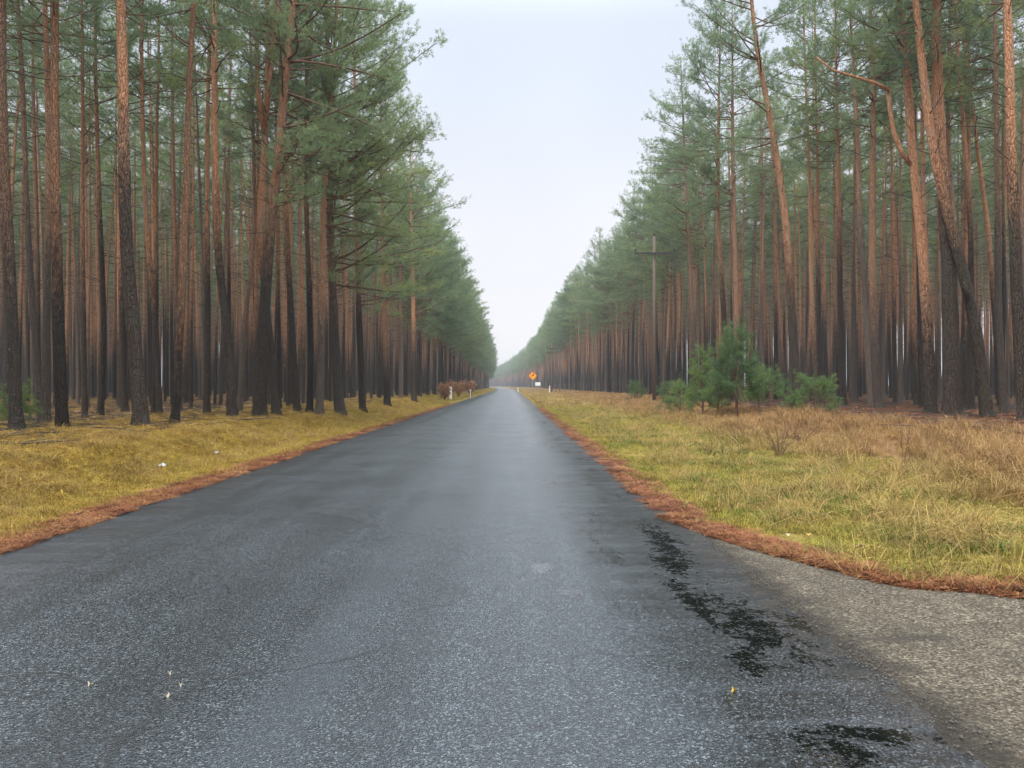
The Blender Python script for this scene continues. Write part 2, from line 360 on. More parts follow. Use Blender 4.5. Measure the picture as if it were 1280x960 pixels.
m_postwood = plain('grey_fence_wood', (.05, .04, .032), (.17, .14, .11), .9, 12)
m_wire = plain('rusty_fence_wire', (.1, .07, .05), rough=.7)
m_paper = plain('crumpled_white_paper', (.38, .44, .47), (.6, .62, .64), .7, 40)
m_stem = plain('dry_brown_stems', (.10, .05, .03), (.22, .12, .07), .9, 30)
m_cone = plain('dark_pine_cone', (.035, .022, .015), (.09, .055, .035), .9, 60)
m_leaf = plain('pale_fallen_leaf', (.38, .34, .24), (.5, .45, .35), .7, 60)
m_leafy = plain('yellow_fallen_leaf', (.42, .28, .05), (.5, .35, .08), .7, 60)

# ------------------------------------------------------------------ ground, road, apron
def axis(*segs):
    r = []
    for a, b, s in segs: r += list(np.arange(a, b, s))
    return np.array(sorted(set(np.round(r+[segs[-1][1]], 4))))
us = axis((-1500, -200, 130), (-200, -60, 14), (-60, -20, 2.5), (-20, -9, .5), (-9, -4.5, .1), (-4.5, 1.8, 1.05), (1.8, 10, .12), (10, 20, .5), (20, 60, 2.5), (60, 200, 14), (200, 1500, 130))
ys = axis((-1500, -100, 140), (-100, -12, 6), (-12, 2, 1), (2, 30, .15), (30, 60, .4), (60, 150, 1.5), (150, 420, 6), (420, 1500, 40))
def sheet(name, us, ys, zf, mat, edge=None):
    U, Y = np.meshgrid(us, ys); 
    if edge is not None: U = edge(U, Y)
    X = U+curve(Y); Z = zf(X, Y)
    nu, ny = len(us), len(ys); i = np.arange(ny-1)[:, None]*nu+np.arange(nu-1)[None]
    b = MB(); b.add(np.stack([X, Y, Z], -1), np.stack([i, i+1, i+nu+1, i+nu], -1).reshape(-1, 4)); me = b.mesh(name, mat)
    at = me.attributes.new('across', 'FLOAT', 'POINT'); at.data.foreach_set('value', U.ravel().astype(np.float32))
    return link(name, me)
apron_out = [(1.7, 7.9), (1.88, 7.35), (2.02, 7.0), (2.2, 6.55), (2.42, 6.15), (2.62, 5.7), (2.85, 5.42), (3.02, 5.36), (3.2, 5.28), (3.38, 5.08), (3.62, 4.85), (4.3, 4.3), (5.2, 3.8), (6.5, 3.2), (9, 2.4), (14, 1.2), (24, -.6)]
oy = np.array([p[1] for p in apron_out][::-1]); ox = np.array([p[0] for p in apron_out][::-1])
def in_apron(x, y): return (y < 7.9) & (x > 1.6) & (x < np.interp(y, oy, ox, left=24)+.03)
def zap(x): return .11*sstep(2.6, 5, x)+.40*sstep(4.5, 9.5, x)
def gmesh(X, Y):
    u = X-curve(Y); rnd_ = np.array([0.])
    lump = .03*np.sin(X*9.1+np.sin(Y*5.3)*2)*np.sin(Y*7.7+np.sin(X*6.1)*2)+.02*np.sin(X*23+Y*3)*np.sin(Y*19-X*5)
    return gz(X, Y)+lump*.35*(sstep(-5, -6, u)+sstep(2.8, 4, u))-.05*((u > -4.4) & (u < 1.7))-.05*in_apron(X+.14, Y+.14)
def apron_dist(x, y):
    d = np.full(np.shape(x), 99.)
    for (x0, y0), (x1, y1) in zip(apron_out[:-1], apron_out[1:]):
        dx, dy = x1-x0, y1-y0; t = np.clip(((x-x0)*dx+(y-y0)*dy)/(dx*dx+dy*dy), 0, 1); d = np.minimum(d, np.hypot(x-x0-t*dx, y-y0-t*dy))
    return d
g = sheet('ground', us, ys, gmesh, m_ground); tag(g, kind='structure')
U, Y = np.meshgrid(us, ys); av_ = np.where((U > 1.5) & (Y < 9), np.minimum(U, 1.8+apron_dist(U, Y)), U)
g.data.attributes['across'].data.foreach_set('value', av_.ravel().astype(np.float32))
def redge(U, Y):
    w_ = .035*np.sin(Y*2.1)+.03*np.sin(Y*5.3+1)+.02*np.sin(Y*13.7)+.012*np.sin(Y*31)
    return U+np.where(np.abs(U+1.35) > 3.0, w_*np.sign(U+1.35), 0)
ru = np.array([-4.52, -4.5, -3.2, -1.35, .5, 1.8, 1.82])
def rz(X, Y):
    u = X-curve(Y); return np.where((u < -4.51+.12) & (u < -4.38) & False, 0, .014+.0*u)
rd = sheet('road', ru, axis((-300, -12, 6), (-12, 40, .07), (40, 120, .6), (120, 420, 5), (420, 1400, 30)),
           lambda X, Y: .014+.0*X, m_road, redge)
# turn the outer strips of the road down into the soil
me = rd.data; co = np.zeros(len(me.vertices)*3, np.float32); me.vertices.foreach_get('co', co); co = co.reshape(-1, 7, 3)
co[:, 0, 2] = -.06; co[:, 6, 2] = -.06; me.vertices.foreach_set('co', co.ravel()); me.update(); tag(rd, kind='structure')
# apron of an old side road joining on the right: outline in metres
b = MB()
oy = np.array([p[1] for p in apron_out][::-1]); ox = np.array([p[0] for p in apron_out][::-1])
yy = np.arange(-6, 7.9, .05); xo = np.interp(yy, oy, ox, left=24)+.02*np.sin(yy*9)+.015*np.sin(yy*21+2)
fr = np.array([0, .04, .1, .2, .35, .5, .7, .9, .985, 1.])
X = 1.6+(xo-1.6)[:, None]*fr[None]; Y = np.repeat(yy[:, None], len(fr), 1)
Z = .008+zap(X)-.05*(fr[None] > .99)+.0*X
i = np.arange(len(yy)-1)[:, None]*len(fr)+np.arange(len(fr)-1)[None]; nf = len(fr)
b.add(np.stack([X, Y, Z], -1), np.stack([i, i+1, i+nf+1, i+nf], -1).reshape(-1, 4)); me = b.mesh('side_road', m_apron)
at = me.attributes.new('across', 'FLOAT', 'POINT'); at.data.foreach_set('value', (X-1.8).ravel().astype(np.float32))
tag(link('side_road', me), kind='structure')

# ------------------------------------------------------------------ scattering with geometry nodes
def scatter(name, protos, x, y, z, rz_, sc, vi, tilt=None):
    me = bpy.data.meshes.new(name); n = len(x); me.vertices.add(n)
    me.vertices.foreach_set('co', np.stack([x, y, z], 1).astype(np.float32).ravel())
    rot = np.zeros((n, 3), np.float32); rot[:, 2] = rz_
    if tilt is not None: rot[:, 0] = tilt
    a = me.attributes.new('rot', 'FLOAT_VECTOR', 'POINT'); a.data.foreach_set('vector', rot.ravel())
    a = me.attributes.new('sc', 'FLOAT', 'POINT'); a.data.foreach_set('value', np.asarray(sc, np.float32))
    a = me.attributes.new('vi', 'INT', 'POINT'); a.data.foreach_set('value', np.asarray(vi, np.int32))
    o = link(name, me); md = o.modifiers.new('scatter', 'NODES')
    t = bpy.data.node_groups.new(name, 'GeometryNodeTree')
    t.interface.new_socket('Geometry', in_out='INPUT', socket_type='NodeSocketGeometry'); t.interface.new_socket('Geometry', in_out='OUTPUT', socket_type='NodeSocketGeometry')
    gi = t.nodes.new('NodeGroupInput'); go = t.nodes.new('NodeGroupOutput'); j = t.nodes.new('GeometryNodeJoinGeometry'); lk = t.links.new
    def attr(nm, ty):
        q = t.nodes.new('GeometryNodeInputNamedAttribute'); q.data_type = ty; q.inputs[0].default_value = nm
        return [s_ for s_ in q.outputs if s_.enabled][0]
    ar, as_, av = attr('rot', 'FLOAT_VECTOR'), attr('sc', 'FLOAT'), attr('vi', 'INT')
    for k, p in enumerate(protos):
        oi = t.nodes.new('GeometryNodeObjectInfo'); oi.inputs['Object'].default_value = p; oi.inputs['As Instance'].default_value = True
        cm = t.nodes.new('FunctionNodeCompare'); cm.data_type = 'INT'; cm.operation = 'EQUAL'
        ci = [s_ for s_ in cm.inputs if s_.enabled]; lk(av, ci[0]); ci[1].default_value = k
        ip = t.nodes.new('GeometryNodeInstanceOnPoints'); lk(gi.outputs[0], ip.inputs['Points']); lk(cm.outputs[0], ip.inputs['Selection'])
        lk(oi.outputs['Geometry'], ip.inputs['Instance']); lk(as_, ip.inputs['Scale'])
        er = t.nodes.new('FunctionNodeEulerToRotation'); lk(ar, er.inputs[0]); lk(er.outputs[0], ip.inputs['Rotation'])
        lk(ip.outputs[0], j.inputs[0])
    lk(j.outputs[0], go.inputs[0]); md.node_group = t
    return o
def proto(name, me):                # a source shape for scattering; not itself in the scene
    return bpy.data.objects.new(name, me)

# ------------------------------------------------------------------ pines
UP = np.array([0, 0, 1.])
def unit(v): v = np.asarray(v, float); return v/(np.linalg.norm(v)+1e-9)
class Pine:
    """trunk, limbs (live and dead) and needles of one pine, as three builders; base at the origin"""
    def __init__(s, seed, H=19.5, base=10.5, rmax=1.9, bias=None, r0=.19, path=None, rpath=None, dead=4.5, dens=1., sides=9, nn_=15, nl=.115, nw=.013, whorl=.42, twig=.17, ndead=34, flat=False):
        rn = random.Random(seed); rs = np.random.RandomState(seed); s.rn, s.rs = rn, rs
        if path is None:
            wob = (rn.uniform(-.35, .35), rn.uniform(-.35, .35)); ph = rn.uniform(0, 6)
            zs = np.concatenate([[-.35, 0, .12, .3, .6], np.linspace(1.1, H, 22)]); t = np.clip(zs/H, 0, 1)
            path = np.stack([wob[0]*t*t*1.2+.07*np.sin(t*7+ph)*t, wob[1]*t*t*1.2+.07*np.cos(t*6+ph)*t, zs], 1)
        path = np.asarray(path, float); s.path = path; s.H = H = path[-1, 2]
        zs = path[:, 2]; t = np.clip(zs/H, 0, 1)
        rad = r0*((1-t)**.75*.93+.045)+r0*.2*np.exp(-np.maximum(zs, 0)/.25) if rpath is None else rpath
        s.rad = rad
        s.trunk = MB(); th_ = np.arange(sides)[None]*2*math.pi/sides; fl_ = np.exp(-np.maximum(zs, 0)/.3)[:, None]
        rr = np.repeat(rad[:, None], sides, 1)*(1+.05*rs.randn(len(rad), sides)+fl_*(.12+.22*np.sin(th_*3+seed)+.1*np.sin(th_*5+seed*2))); s.trunk.tube(path, rr, sides)
        s.limb = MB(); s.leaf = MB(); s.deadb = MB()
        s.P, s.D, s.Ls = [], [], []; s.t0, s.t1, s.tr = [], [], []
        z = base
        while z < H-.15:
            k = (z-base)/(H-base)
            prof = (math.sin(min(k/.32, 1)*math.pi/2)*.55+.45)*(1-max(0, (k-.32)/.68)**1.6)+.14
            if flat: prof = (1-k)**.8+.12
            for _ in range(rn.choice((3, 4, 4, 5))):
                az = rn.uniform(0, 2*math.pi); Lb = rmax*prof*rn.uniform(.5, 1.2)
                if bias:
                    cb = math.cos(az-bias[0])
                    Lb *= 1+bias[1]*max(0, cb)*(1-.25*k)
                    if k < bias[2] and cb < .1: Lb *= .35
                    if k < bias[2] and cb < -.3: continue
                if rn.random() > dens: continue
                zz = z+rn.uniform(-.15, .15)
                s.branch(zz, az, Lb, R(rn.uniform(-10, 42)+26*k**1.6) if not flat else R(rn.uniform(20, 40)+20*k), R(rn.uniform(0, 25)), True, twig)
            z += whorl*rn.uniform(.8, 1.2)
        s.P.append(path[-1]-UP*.1); s.D.append(UP); s.Ls.append(.35)
        for _ in range(ndead):
            z = rn.uniform(dead, max(base+2.5, dead+2)); zk = (z-dead)/(base+2.5-dead)
            if rn.random() < .45: s.branch(z, rn.uniform(0, 6.28), rn.uniform(.12, .35), R(20), 0, False, 1)
            else: s.branch(z, rn.uniform(0, 6.28), rn.uniform(.4, 1.0+1.1*zk), R(rn.uniform(0, 35)), R(rn.uniform(-15, 15)), False, .5)
        s.limb.segs(s.t0, s.t1, [r_ for r_ in s.tr], [r_*.5 for r_ in s.tr])
        s.leaf.needles(np.array(s.P), np.array([unit(d) for d in s.D]), np.array(s.Ls), rs, nn_, nl, nw)
    def at(s, z):
        p = s.path; return np.array([np.interp(z, p[:, 2], p[:, 0]), np.interp(z, p[:, 2], p[:, 1]), z]), np.interp(z, p[:, 2], s.rad)
    def branch(s, z, az, Lb, el, curl, live, twig):
        rn = s.rn; p, rt = s.at(z); npt = 7 if Lb > .6 else 3; step = Lb/(npt-1)
        pts = [p]; e_ = el-(R(12) if live else 0); a_ = az
        dirs = []
        for i in range(npt-1):
            d = np.array([math.cos(a_)*math.cos(e_), math.sin(a_)*math.cos(e_), math.sin(e_)]); dirs.append(d)
            p = p+d*step; pts.append(p); e_ += (curl/(npt-1))*1.5+rn.uniform(-.1, .1); a_ += rn.uniform(-.16, .16)
        r0 = min(rt*.42, .008+.013*Lb) if live else min(rt*.3, .007+.007*Lb)
        tb = s.limb if live else s.deadb
        tb.tube(pts, np.linspace(r0, r0*.25, npt), 4 if r0 < .02 else 5)
        if not live:
            if Lb > .7:
                for _ in range(rn.randint(1, 3)):
                    i = rn.randint(2, npt-2); d = unit(dirs[i]+np.array([rn.uniform(-1, 1), rn.uniform(-1, 1), rn.uniform(-.2, .6)])*.8)
                    s.deadb.segs([pts[i]], [pts[i]+d*rn.uniform(.15, .5)], [r0*.4], [r0*.15])
            return
        n = max(2, int(Lb/twig)); 
        for k in range(n):
            t = .38+.62*((k+rn.random())/n)**.85; f = t*(npt-1); i = min(int(f), npt-2); q = pts[i]+(pts[i+1]-pts[i])*(f-i); d = dirs[i]
            sgn = rn.choice((-1, 1)); an = sgn*R(rn.uniform(25, 65)); ca, sa = math.cos(an), math.sin(an)
            dd = unit(np.array([d[0]*ca-d[1]*sa, d[0]*sa+d[1]*ca, d[2]*.5+rn.uniform(-.25, .75)]))
            lt = rn.uniform(.28, .85)*(1.2-.5*t)*min(1.1, .45+Lb*.3)
            q2 = q+dd*lt; s.t0.append(q); s.t1.append(q2); s.tr.append(.0045)
            m = max(1, int(lt/.11))
            for h in range(m+1):
                g_ = .3+.7*h/m; sd_ = dd+UP*.45+np.array([rn.gauss(0, .35), rn.gauss(0, .35), rn.gauss(0, .25)])
                s.P.append(q+dd*lt*g_+np.array([rn.gauss(0, .06), rn.gauss(0, .06), rn.gauss(0, .07)])); s.D.append(sd_); s.Ls.append(.13)
        s.P.append(pts[-1]); s.D.append(dirs[-1]+UP*.3); s.Ls.append(.22)
    def meshes(s, nm):
        b = MB(); b.merge(s.trunk, 0); b.merge(s.deadb, 1)
        return (b.mesh(nm+'_trunk', [m_bark, m_dead]), s.limb.mesh(nm+'_limbs', m_limb), s.leaf.mesh(nm+'_crown', m_needle))
    def joined(s, nm):
        b = MB(); b.merge(s.trunk, 0); b.merge(s.limb, 1); b.merge(s.leaf, 2); b.merge(s.deadb, 3); return b.mesh(nm, [m_bark, m_limb, m_needle, m_dead])
# interior kinds (crown high up) and roadside kinds (crown reaching low on the side of the road, +x)
INNER = [Pine(11+i, H=[19.5, 18.6, 20.3, 19, 18][i], base=[12.2, 11.2, 13, 11.8, 12.3][i], rmax=[1.7, 1.9, 1.6, 1.5, 1.8][i], r0=[.11, .09, .125, .085, .10][i], dens=.54, whorl=.45, nn_=13, ndead=46) for i in range(5)]
EDGE = [Pine(31+i, H=[19.6, 19, 20.2, 18.6][i], base=[4.8, 5.6, 5.2, 6.0][i], rmax=[1.75, 1.6, 1.7, 1.8][i], bias=(0, 1.0, .45), r0=[.16, .135, .15, .125][i], whorl=.40, twig=.16) for i in range(4)]
EDGE_R = [Pine(51+i, H=[19.3, 18.6, 19.8, 18.8][i], base=[8.6, 9.4, 8.2, 9.0][i], rmax=[1.9, 1.7, 1.8, 1.6][i], bias=(0, .5, .35), r0=[.15, .13, .155, .12][i], whorl=.40, twig=.16) for i in range(4)]
KINDS_ = [p.meshes('pine') for p in INNER+EDGE+EDGE_R]
PROTO = [proto('pine_source', p.joined('pine_joined')) for p in INNER+EDGE+EDGE_R]
print('kinds', [len(p.P) for p in INNER+EDGE+EDGE_R])

def build_pine(me4, loc, rz_, sc, label, group, tilt=(0, 0)):
    r = empty('pine_tree', loc, rz_); gi_ = sc if sc == 1 else sc*random.Random(loc[0]).uniform(.75, 1.3); r.scale = (gi_, gi_, sc); r.rotation_euler = (tilt[0], tilt[1], rz_); tag(r, label, 'pine tree', group)
    for nm, me in zip(('trunk', 'branches', 'crown'), me4):
        if len(me.vertices): link(nm, me, r)
    return r
occupied = []
def hero(pts, Y, wpx, label, base=9.5, rmax=1.8, bias=None, H=None, seed=0, forks=(), whorl=.42, dead=4.0, lean_y=0., ndead=30, group=None, toplean=.35):
    """a pine whose trunk follows a measured line of directions at its own distance; forks = further stems"""
    W = [np.array(px2w(px, py, Y)) for px, py in pts]
    x0 = W[0][0]; z0 = float(gz(x0, Y)); org = np.array([x0, Y, z0])
    W = [p-org for p in W]; H = H or 19+(seed % 5)*.4
    P_ = [np.array([W[0][0]-(W[1][0]-W[0][0])*.02, 0, -.4])]+[W[0]*[1, 1, 0]]+W[1:]
    d = unit(P_[-1]-P_[-2]); p = P_[-1]
    while p[2] < H-.3:
        d = unit(d*(1-.12)+UP*.12); p = p+d*min(1.5, H-p[2]+.1); P_.append(p)
    P_ = np.array(P_); zs = np.concatenate([[-.4, 0, .1, .22, .4, .7], np.linspace(1.1, P_[-1][2], 32)])
    # smooth through the measured points
    xx = np.interp(zs, P_[:, 2], P_[:, 0]); k_ = np.array([.25, .5, .25])
    for _ in range(3): xx[1:-1] = np.convolve(xx, k_, 'valid')
    yy_ = lean_y*(zs/P_[-1][2])**2*P_[-1][2]*.05+.08*np.sin(zs*.5+seed)
    path = np.stack([xx, yy_, zs], 1)
    T = Pine(700+seed, H=P_[-1][2], base=base, rmax=rmax, bias=bias, dens=1. if bias else .7, r0=wpx*Y/FPX/2*.93, path=path, dead=dead, whorl=whorl, sides=12, ndead=ndead)
    for f in forks:
        fp = [np.array(px2w(px, py, Y+f.get('dy', 0)))-org for px, py in f['pts']]
        if f.get('on', True):
            d = unit(fp[-1]-fp[-2]); p = fp[-1]
            while p[2] < H-1: d = unit(d*.88+UP*.12); p = p+d*1.2; fp.append(p)
        fp = np.array(fp); rr_ = np.linspace(f['w']*Y/FPX/2, f.get('w1', 2)*Y/FPX/2, len(fp)); T.trunk.tube(fp, rr_, 9, cap=True)
    occupied.append((x0, Y))
    return build_pine(T.meshes('front_pine'), tuple(org), 0, 1, label, group)

HERO_L = (0, .9, .45)
GL, GR = 'pines in the front rows on the left', 'pines in the front rows on the right'
hero([(19, 540), (14, 420), (9, 280), (4, 0)], 16.5, 17, 'red-barked pine at the far left edge beside a small green sapling', seed=1, group=GL)
hero([(76, 537), (74, 420), (73, 280), (67, 0)], 17.2, 16, 'straight pine with grey lower bark, thickest of the cluster near the left edge', seed=2, group=GL)
hero([(52, 531), (46, 410), (36, 280), (20, 0)], 20.5, 9, 'thin reddish pine leaning left in the cluster at the left edge', seed=3, group=GL)
hero([(61, 532), (61, 400), (60, 280), (56, 0)], 19.5, 10, 'dark straight pine close behind the thick grey one at the left edge', seed=4, group=GL)
hero([(181, 537), (170, 430), (160, 350), (154, 280), (153, 150), (152, 0)], 17.3, 20, 'stout pine with a curved foot standing foremost on the left grass bank', seed=5, group=GL)
hero([(220, 532), (224, 400), (230, 280), (237, 120), (244, 0)], 19, 11.5, 'slim pine leaning right, just behind the stout curved pine on the left', seed=6, group=GL)
hero([(290, 521), (285, 430), (273, 330), (271, 250), (269, 120), (268, 0)], 23, 13, 'pine with a bend low down and a bright orange upper trunk', seed=7, group=GL)
hero([(323, 523), (328, 430), (338, 290), (349, 190), (359, 60), (366, 0)], 23.5, 18, 'thick pine leaning towards the road with long bare arching branches', base=6.6, rmax=1.9, bias=(0, .9, .3), dead=3.5, seed=8, ndead=44, group=GL)
hero([(345, 519), (339, 426), (324, 290), (329, 200), (331, 160), (333, 100), (335, 0)], 25, 11, 'pine splitting into three upright stems high above its leaning neighbour', base=10.5, seed=9, group=GL,
     forks=({'pts': [(330, 165), (322, 110), (320, 0)], 'w': 6.5}, {'pts': [(331, 158), (338, 100), (345, 0)], 'w': 6.5}))
hero([(300, 512), (307, 400), (318, 290), (315, 120), (313, 0)], 28, 8, 'slender pine seen just left of the leaning thick pine', seed=10, group=GL)
hero([(373, 516), (366, 430), (357, 280), (352, 120), (350, 0)], 27, 9.5, 'narrow pine between the leaning pine and the twin trunks', base=8, seed=11, group=GL)
hero([(388, 514), (388, 430), (383, 280), (384, 0)], 28, 9, 'left one of two trunks standing close together by the bank', base=8, seed=12, group=GL, bias=HERO_L)
hero([(399, 514), (401, 430), (404, 280), (416, 94), (421, 0)], 27.6, 11, 'right one of two trunks standing close together by the bank, crown over the road', base=6.0, rmax=1.9, seed=13, group=GL, bias=HERO_L)
hero([(425, 512), (420, 460), (418, 414), (413, 280), (408, 0)], 30, 14, 'thick dark pine nearest the road edge under low hanging green boughs', base=4.8, rmax=2.1, bias=(0, 1.0, .4), seed=14, group=GL)
hero([(453, 508), (450, 415), (446, 280), (442, 0)], 34, 9.5, 'dark straight pine right of the thick dark one on the bank', base=4.8, rmax=1.9, bias=(0, 1.0, .45), seed=15, group=GL)
hero([(484, 500), (482, 420), (478, 280), (476, 100)], 42, 9, 'dark pine on the left bank, second after the thick dark trunk', base=5, rmax=1.9, bias=(0, 1.0, .45), seed=16, group=GL)
hero([(518, 496), (517, 420), (515, 300), (513, 200)], 54, 7.5, 'dark pine on the left bank, third after the thick dark trunk', base=5, rmax=1.9, bias=(0, 1.0, .45), seed=17, group=GL)
hero([(128, 520), (129, 400), (124, 280), (120, 0)], 25, 8, 'orange pine seen between the edge cluster and the stout curved pine', seed=18, group=GL)
hero([(200, 521), (193, 400), (183, 280), (176, 0)], 24, 8, 'slim orange pine in the gap right of the stout curved pine', seed=19, group=GL)
# right side
hero([(1097, 512), (1092, 400), (1092, 280), (1091, 94), (1088, 0)], 28, 12, 'straight pine with a second leaning trunk against it, right of the young pine', base=10, seed=30, group=GR)
hero([(1090, 512), (1084, 375), (1076, 280), (1068, 100), (1064, 0)], 28.8, 9, 'leaning slim pine crossing its straight neighbour near a white sky gap', base=10.5, seed=31, group=GR)
hero([(1056, 510), (1052, 400), (1048, 280), (1047, 120), (1046, 0)], 30.5, 8.5, 'thin orange pine behind the smallest green pine by the verge', base=10.5, seed=32, group=GR)
hero([(1000, 512), (990, 400), (982, 280), (971, 190), (960, 125), (947, 60), (940, 0)], 28, 12.5, 'long curved pine leaning towards the road above the young green pines', base=9.6, rmax=1.8, bias=(math.pi, .4, .4), seed=33, group=GR)
hero([(1166, 520), (1158, 400), (1150, 290), (1141, 187), (1136, 62), (1126, 0)], 21.8, 15, 'pine with a crooked elbow limb reaching left to a broken thick branch', base=9.6, seed=34, group=GR,
     forks=({'pts': [(1139, 205), (1128, 190), (1118, 165), (1113, 135), (1111, 112)], 'w': 6.5, 'w1': 5, 'on': False}, {'pts': [(1112, 112), (1095, 103), (1068, 95), (1042, 87), (1020, 70)], 'w': 5, 'w1': 1.5, 'on': False, 'dy': -.1}))
hero([(1190, 521), (1187, 400), (1184, 280), (1176, 150), (1172, 0)], 21, 22, 'stoutest dark mossy pine on the right with a grey upper trunk', base=9.6, seed=35, group=GR)
hero([(1233, 523), (1220, 411), (1206, 338), (1191, 285), (1179, 230), (1167, 180), (1158, 109), (1144, 0)], 20.6, 16, 'pine leaning strongly left across the stoutest dark trunk', base=9.8, seed=36, group=GR, forks=({'pts': [(1213, 375), (1208, 362), (1204, 352)], 'w': 7, 'w1': 5, 'on': False, 'dy': -.25},))
hero([(1254, 516), (1251, 400), (1250, 280), (1245, 150), (1243, 0)], 24, 9.5, 'narrow dark pine between the leaning pine and the right edge one', base=10, seed=37, group=GR)
hero([(1284, 532), (1277, 400), (1271, 297), (1261, 125), (1258, 0)], 18.2, 17, 'knotty grey pine at the right edge marked with dark branch scars', base=10, seed=38, group=GR)
hero([(1217, 514), (1215, 400), (1213, 297), (1207, 187), (1200, 62), (1197, 0)], 26, 8.5, 'orange pine showing above and behind the strongly leaning one', base=10, seed=39, group=GR)
hero([(1196, 512), (1193, 400), (1191, 280), (1187, 156), (1190, 0)], 27, 9, 'straight pine directly behind the stoutest dark trunk', base=10, seed=40, group=GR)
hero([(1160, 512), (1157, 250), (1154, 109), (1153, 0)], 27, 7.5, 'thin orange pine seen right of the crooked elbow limb', base=10.5, seed=41, group=GR)
hero([(1250, 510), (1238, 281), (1218, 150), (1205, 60)], 29, 8, 'slim pine with a left-leaning top between two dark front trunks', base=10.5, seed=42, group=GR)
hero([(1020, 505), (1017, 400), (1014, 290), (1008, 130), (1006, 0)], 33, 7, 'left of two close slim orange pines beyond the smallest green pine', base=10.5, seed=43, group=GR)
hero([(1027, 506), (1025, 400), (1022, 290), (1021, 110), (1020, 0)], 33.5, 7, 'right of two close slim orange pines beyond the smallest green pine', base=10.5, seed=44, group=GR)
hero([(914, 503), (907, 420), (900, 330), (898, 280), (899, 150), (901, 0)], 37, 8.5, 'grey-barked pine rising from behind the tallest young green pine', base=9.4, rmax=1.9, bias=(math.pi, .4, .4), seed=45, group=GR)
hero([(926, 503), (921, 400), (918, 280), (916, 120)], 36, 9, 'orange pine rising just right of the tallest young green pine', base=9.2, rmax=1.85, bias=(math.pi, .4, .4), seed=46, group=GR)
hero([(872, 500), (866, 400), (861, 300), (856, 200)], 44, 8, 'pine with a bright orange trunk right of the wooden utility pole', base=9, rmax=1.85, bias=(math.pi, .4, .4), seed=47, group=GR)
n_hero = len(occupied)

# the rest of the forest: planted rows, roughly two and a half metres apart
rn = random.Random(5); trees = []
cellset = {}
def free(x, y, d):
    ix, iy = int(x//3), int(y//3)
    for a in range(ix-1, ix+2):
        for b_ in range(iy-1, iy+2):
            for (p, q) in cellset.get((a, b_), ()):
                if (p-x)**2+(q-y)**2 < d*d: return False
    return True
def put(x, y): cellset.setdefault((int(x//3), int(y//3)), []).append((x, y))
for p in occupied: put(*p)
def px_of(x, y): return VX+x/y*FPX if y > 1 else 99999
# roadside rows
for side, u0 in ((-1, -8.0), (1, 12.4)):
    y = 59. if side < 0 else 48.
    while y < 1050:
        x = u0+side*abs(rn.gauss(0, .7))*(1 if side < 0 else 1.5)-side*.3+float(curve(y))-(2.0*float(sstep(65, 115, y)) if side > 0 else 0)
        if free(x, y, 1.3): trees.append((x, y, 'e', side)); put(x, y)
        y += rn.uniform(1.9, 3.6)
nx = 0
for side in (-1, 1):
    ustart = 10.0 if side < 0 else 14.0; depth = 115 if side < 0 else 72
    y = -38.
    while y < 1000:
        dmax = depth if y < 190 else ((75 if side < 0 else 48) if y < 420 else 32)
        stp = 2.25 if y < 190 else 3.1
        u = ustart if y > 15.5 else max(ustart, 10.5 if side < 0 else 13)
        while u < dmax:
            uu = u+rn.uniform(-.8, .8); yy1 = y+rn.uniform(-.85, .85); x = side*uu+float(curve(yy1))
            inf = yy1 > 0 and abs(x)/max(yy1, .1) < .80
            near = yy1 < 14 and yy1 > -38 and abs(uu) < 30
            lim = side < 0 or yy1 > 20.5 or uu > 13.5
            if yy1 > 12 and yy1 < 23.5 and abs(x)/yy1 < .72 and uu < (13.5 if side > 0 else 12.2): lim = False   # the front rows were measured one by one
            if (inf or near) and lim and free(x, yy1, 1.2):
                trees.append((x, yy1, 'i', side)); put(x, yy1)
            u += stp*rn.uniform(.85, 1.2)
        y += stp
print('trees', len(trees))
def score(t):
    x, y, k, s = t
    px = px_of(x, y); vis = y > 8 and -30 < px < 1310
    d = math.hypot(x, y); return (0 if vis else 1, d*(.42 if k == 'e' else 1))
trees.sort(key=score)
NIND = 299-n_hero
ind, rest = trees[:NIND], trees[NIND:]
def kind_of(k, side): return rn.randrange(5) if k == 'i' else (5 if side < 0 else 9)+rn.randrange(4)
def zrot(k, side):
    if k == 'i': return rn.uniform(0, 6.28)
    return (0 if side < 0 else math.pi)+rn.uniform(-.45, .45)
ORD = 'first second third fourth fifth sixth seventh eighth ninth tenth eleventh twelfth'.split()
for t in ind:
    x, y, k, side = t; d = math.hypot(x, y)
    if k == 'e':
        q = sum(1 for a in trees if a[2] == 'e' and a[3] == side and a[1] < y)
        if side < 0:
            lab, gr = 'hazy roadside pine of the far left row beyond the rust bushes', 'far left roadside row of pines'
            if q < len(ORD): lab, gr = ORD[q]+' roadside pine after the three dark bank trunks on the left', 'left roadside row of pines'
        else:
            lab, gr = 'hazy roadside pine of the far right row behind the post fence', 'far right roadside row of pines'
            if q < len(ORD): lab, gr = ORD[q]+' roadside pine beyond the bright orange one by the utility pole', 'right roadside row of pines'
    elif side < 0:
        if d < 30: lab, gr = 'slender pine in the second ranks behind the left grass bank, crown out of sight', 'second ranks of pines on the left'
        else: lab, gr = 'slim pine deep inside the dark left forest with a bare trunk', 'pines deep in the left forest'
    else:
        if d < 32: lab, gr = 'slender pine in the second ranks on the brown needle floor at right', 'second ranks of pines on the right'
        else: lab, gr = 'slim pine deep inside the right forest with sky showing between the trunks', 'pines deep in the right forest'
    build_pine(KINDS_[kind_of(k, side)], (x, y, float(gz(x, y))), zrot(k, side), rn.uniform(.86, 1.07), lab, gr, (rn.gauss(0, .018), rn.gauss(0, .018)))
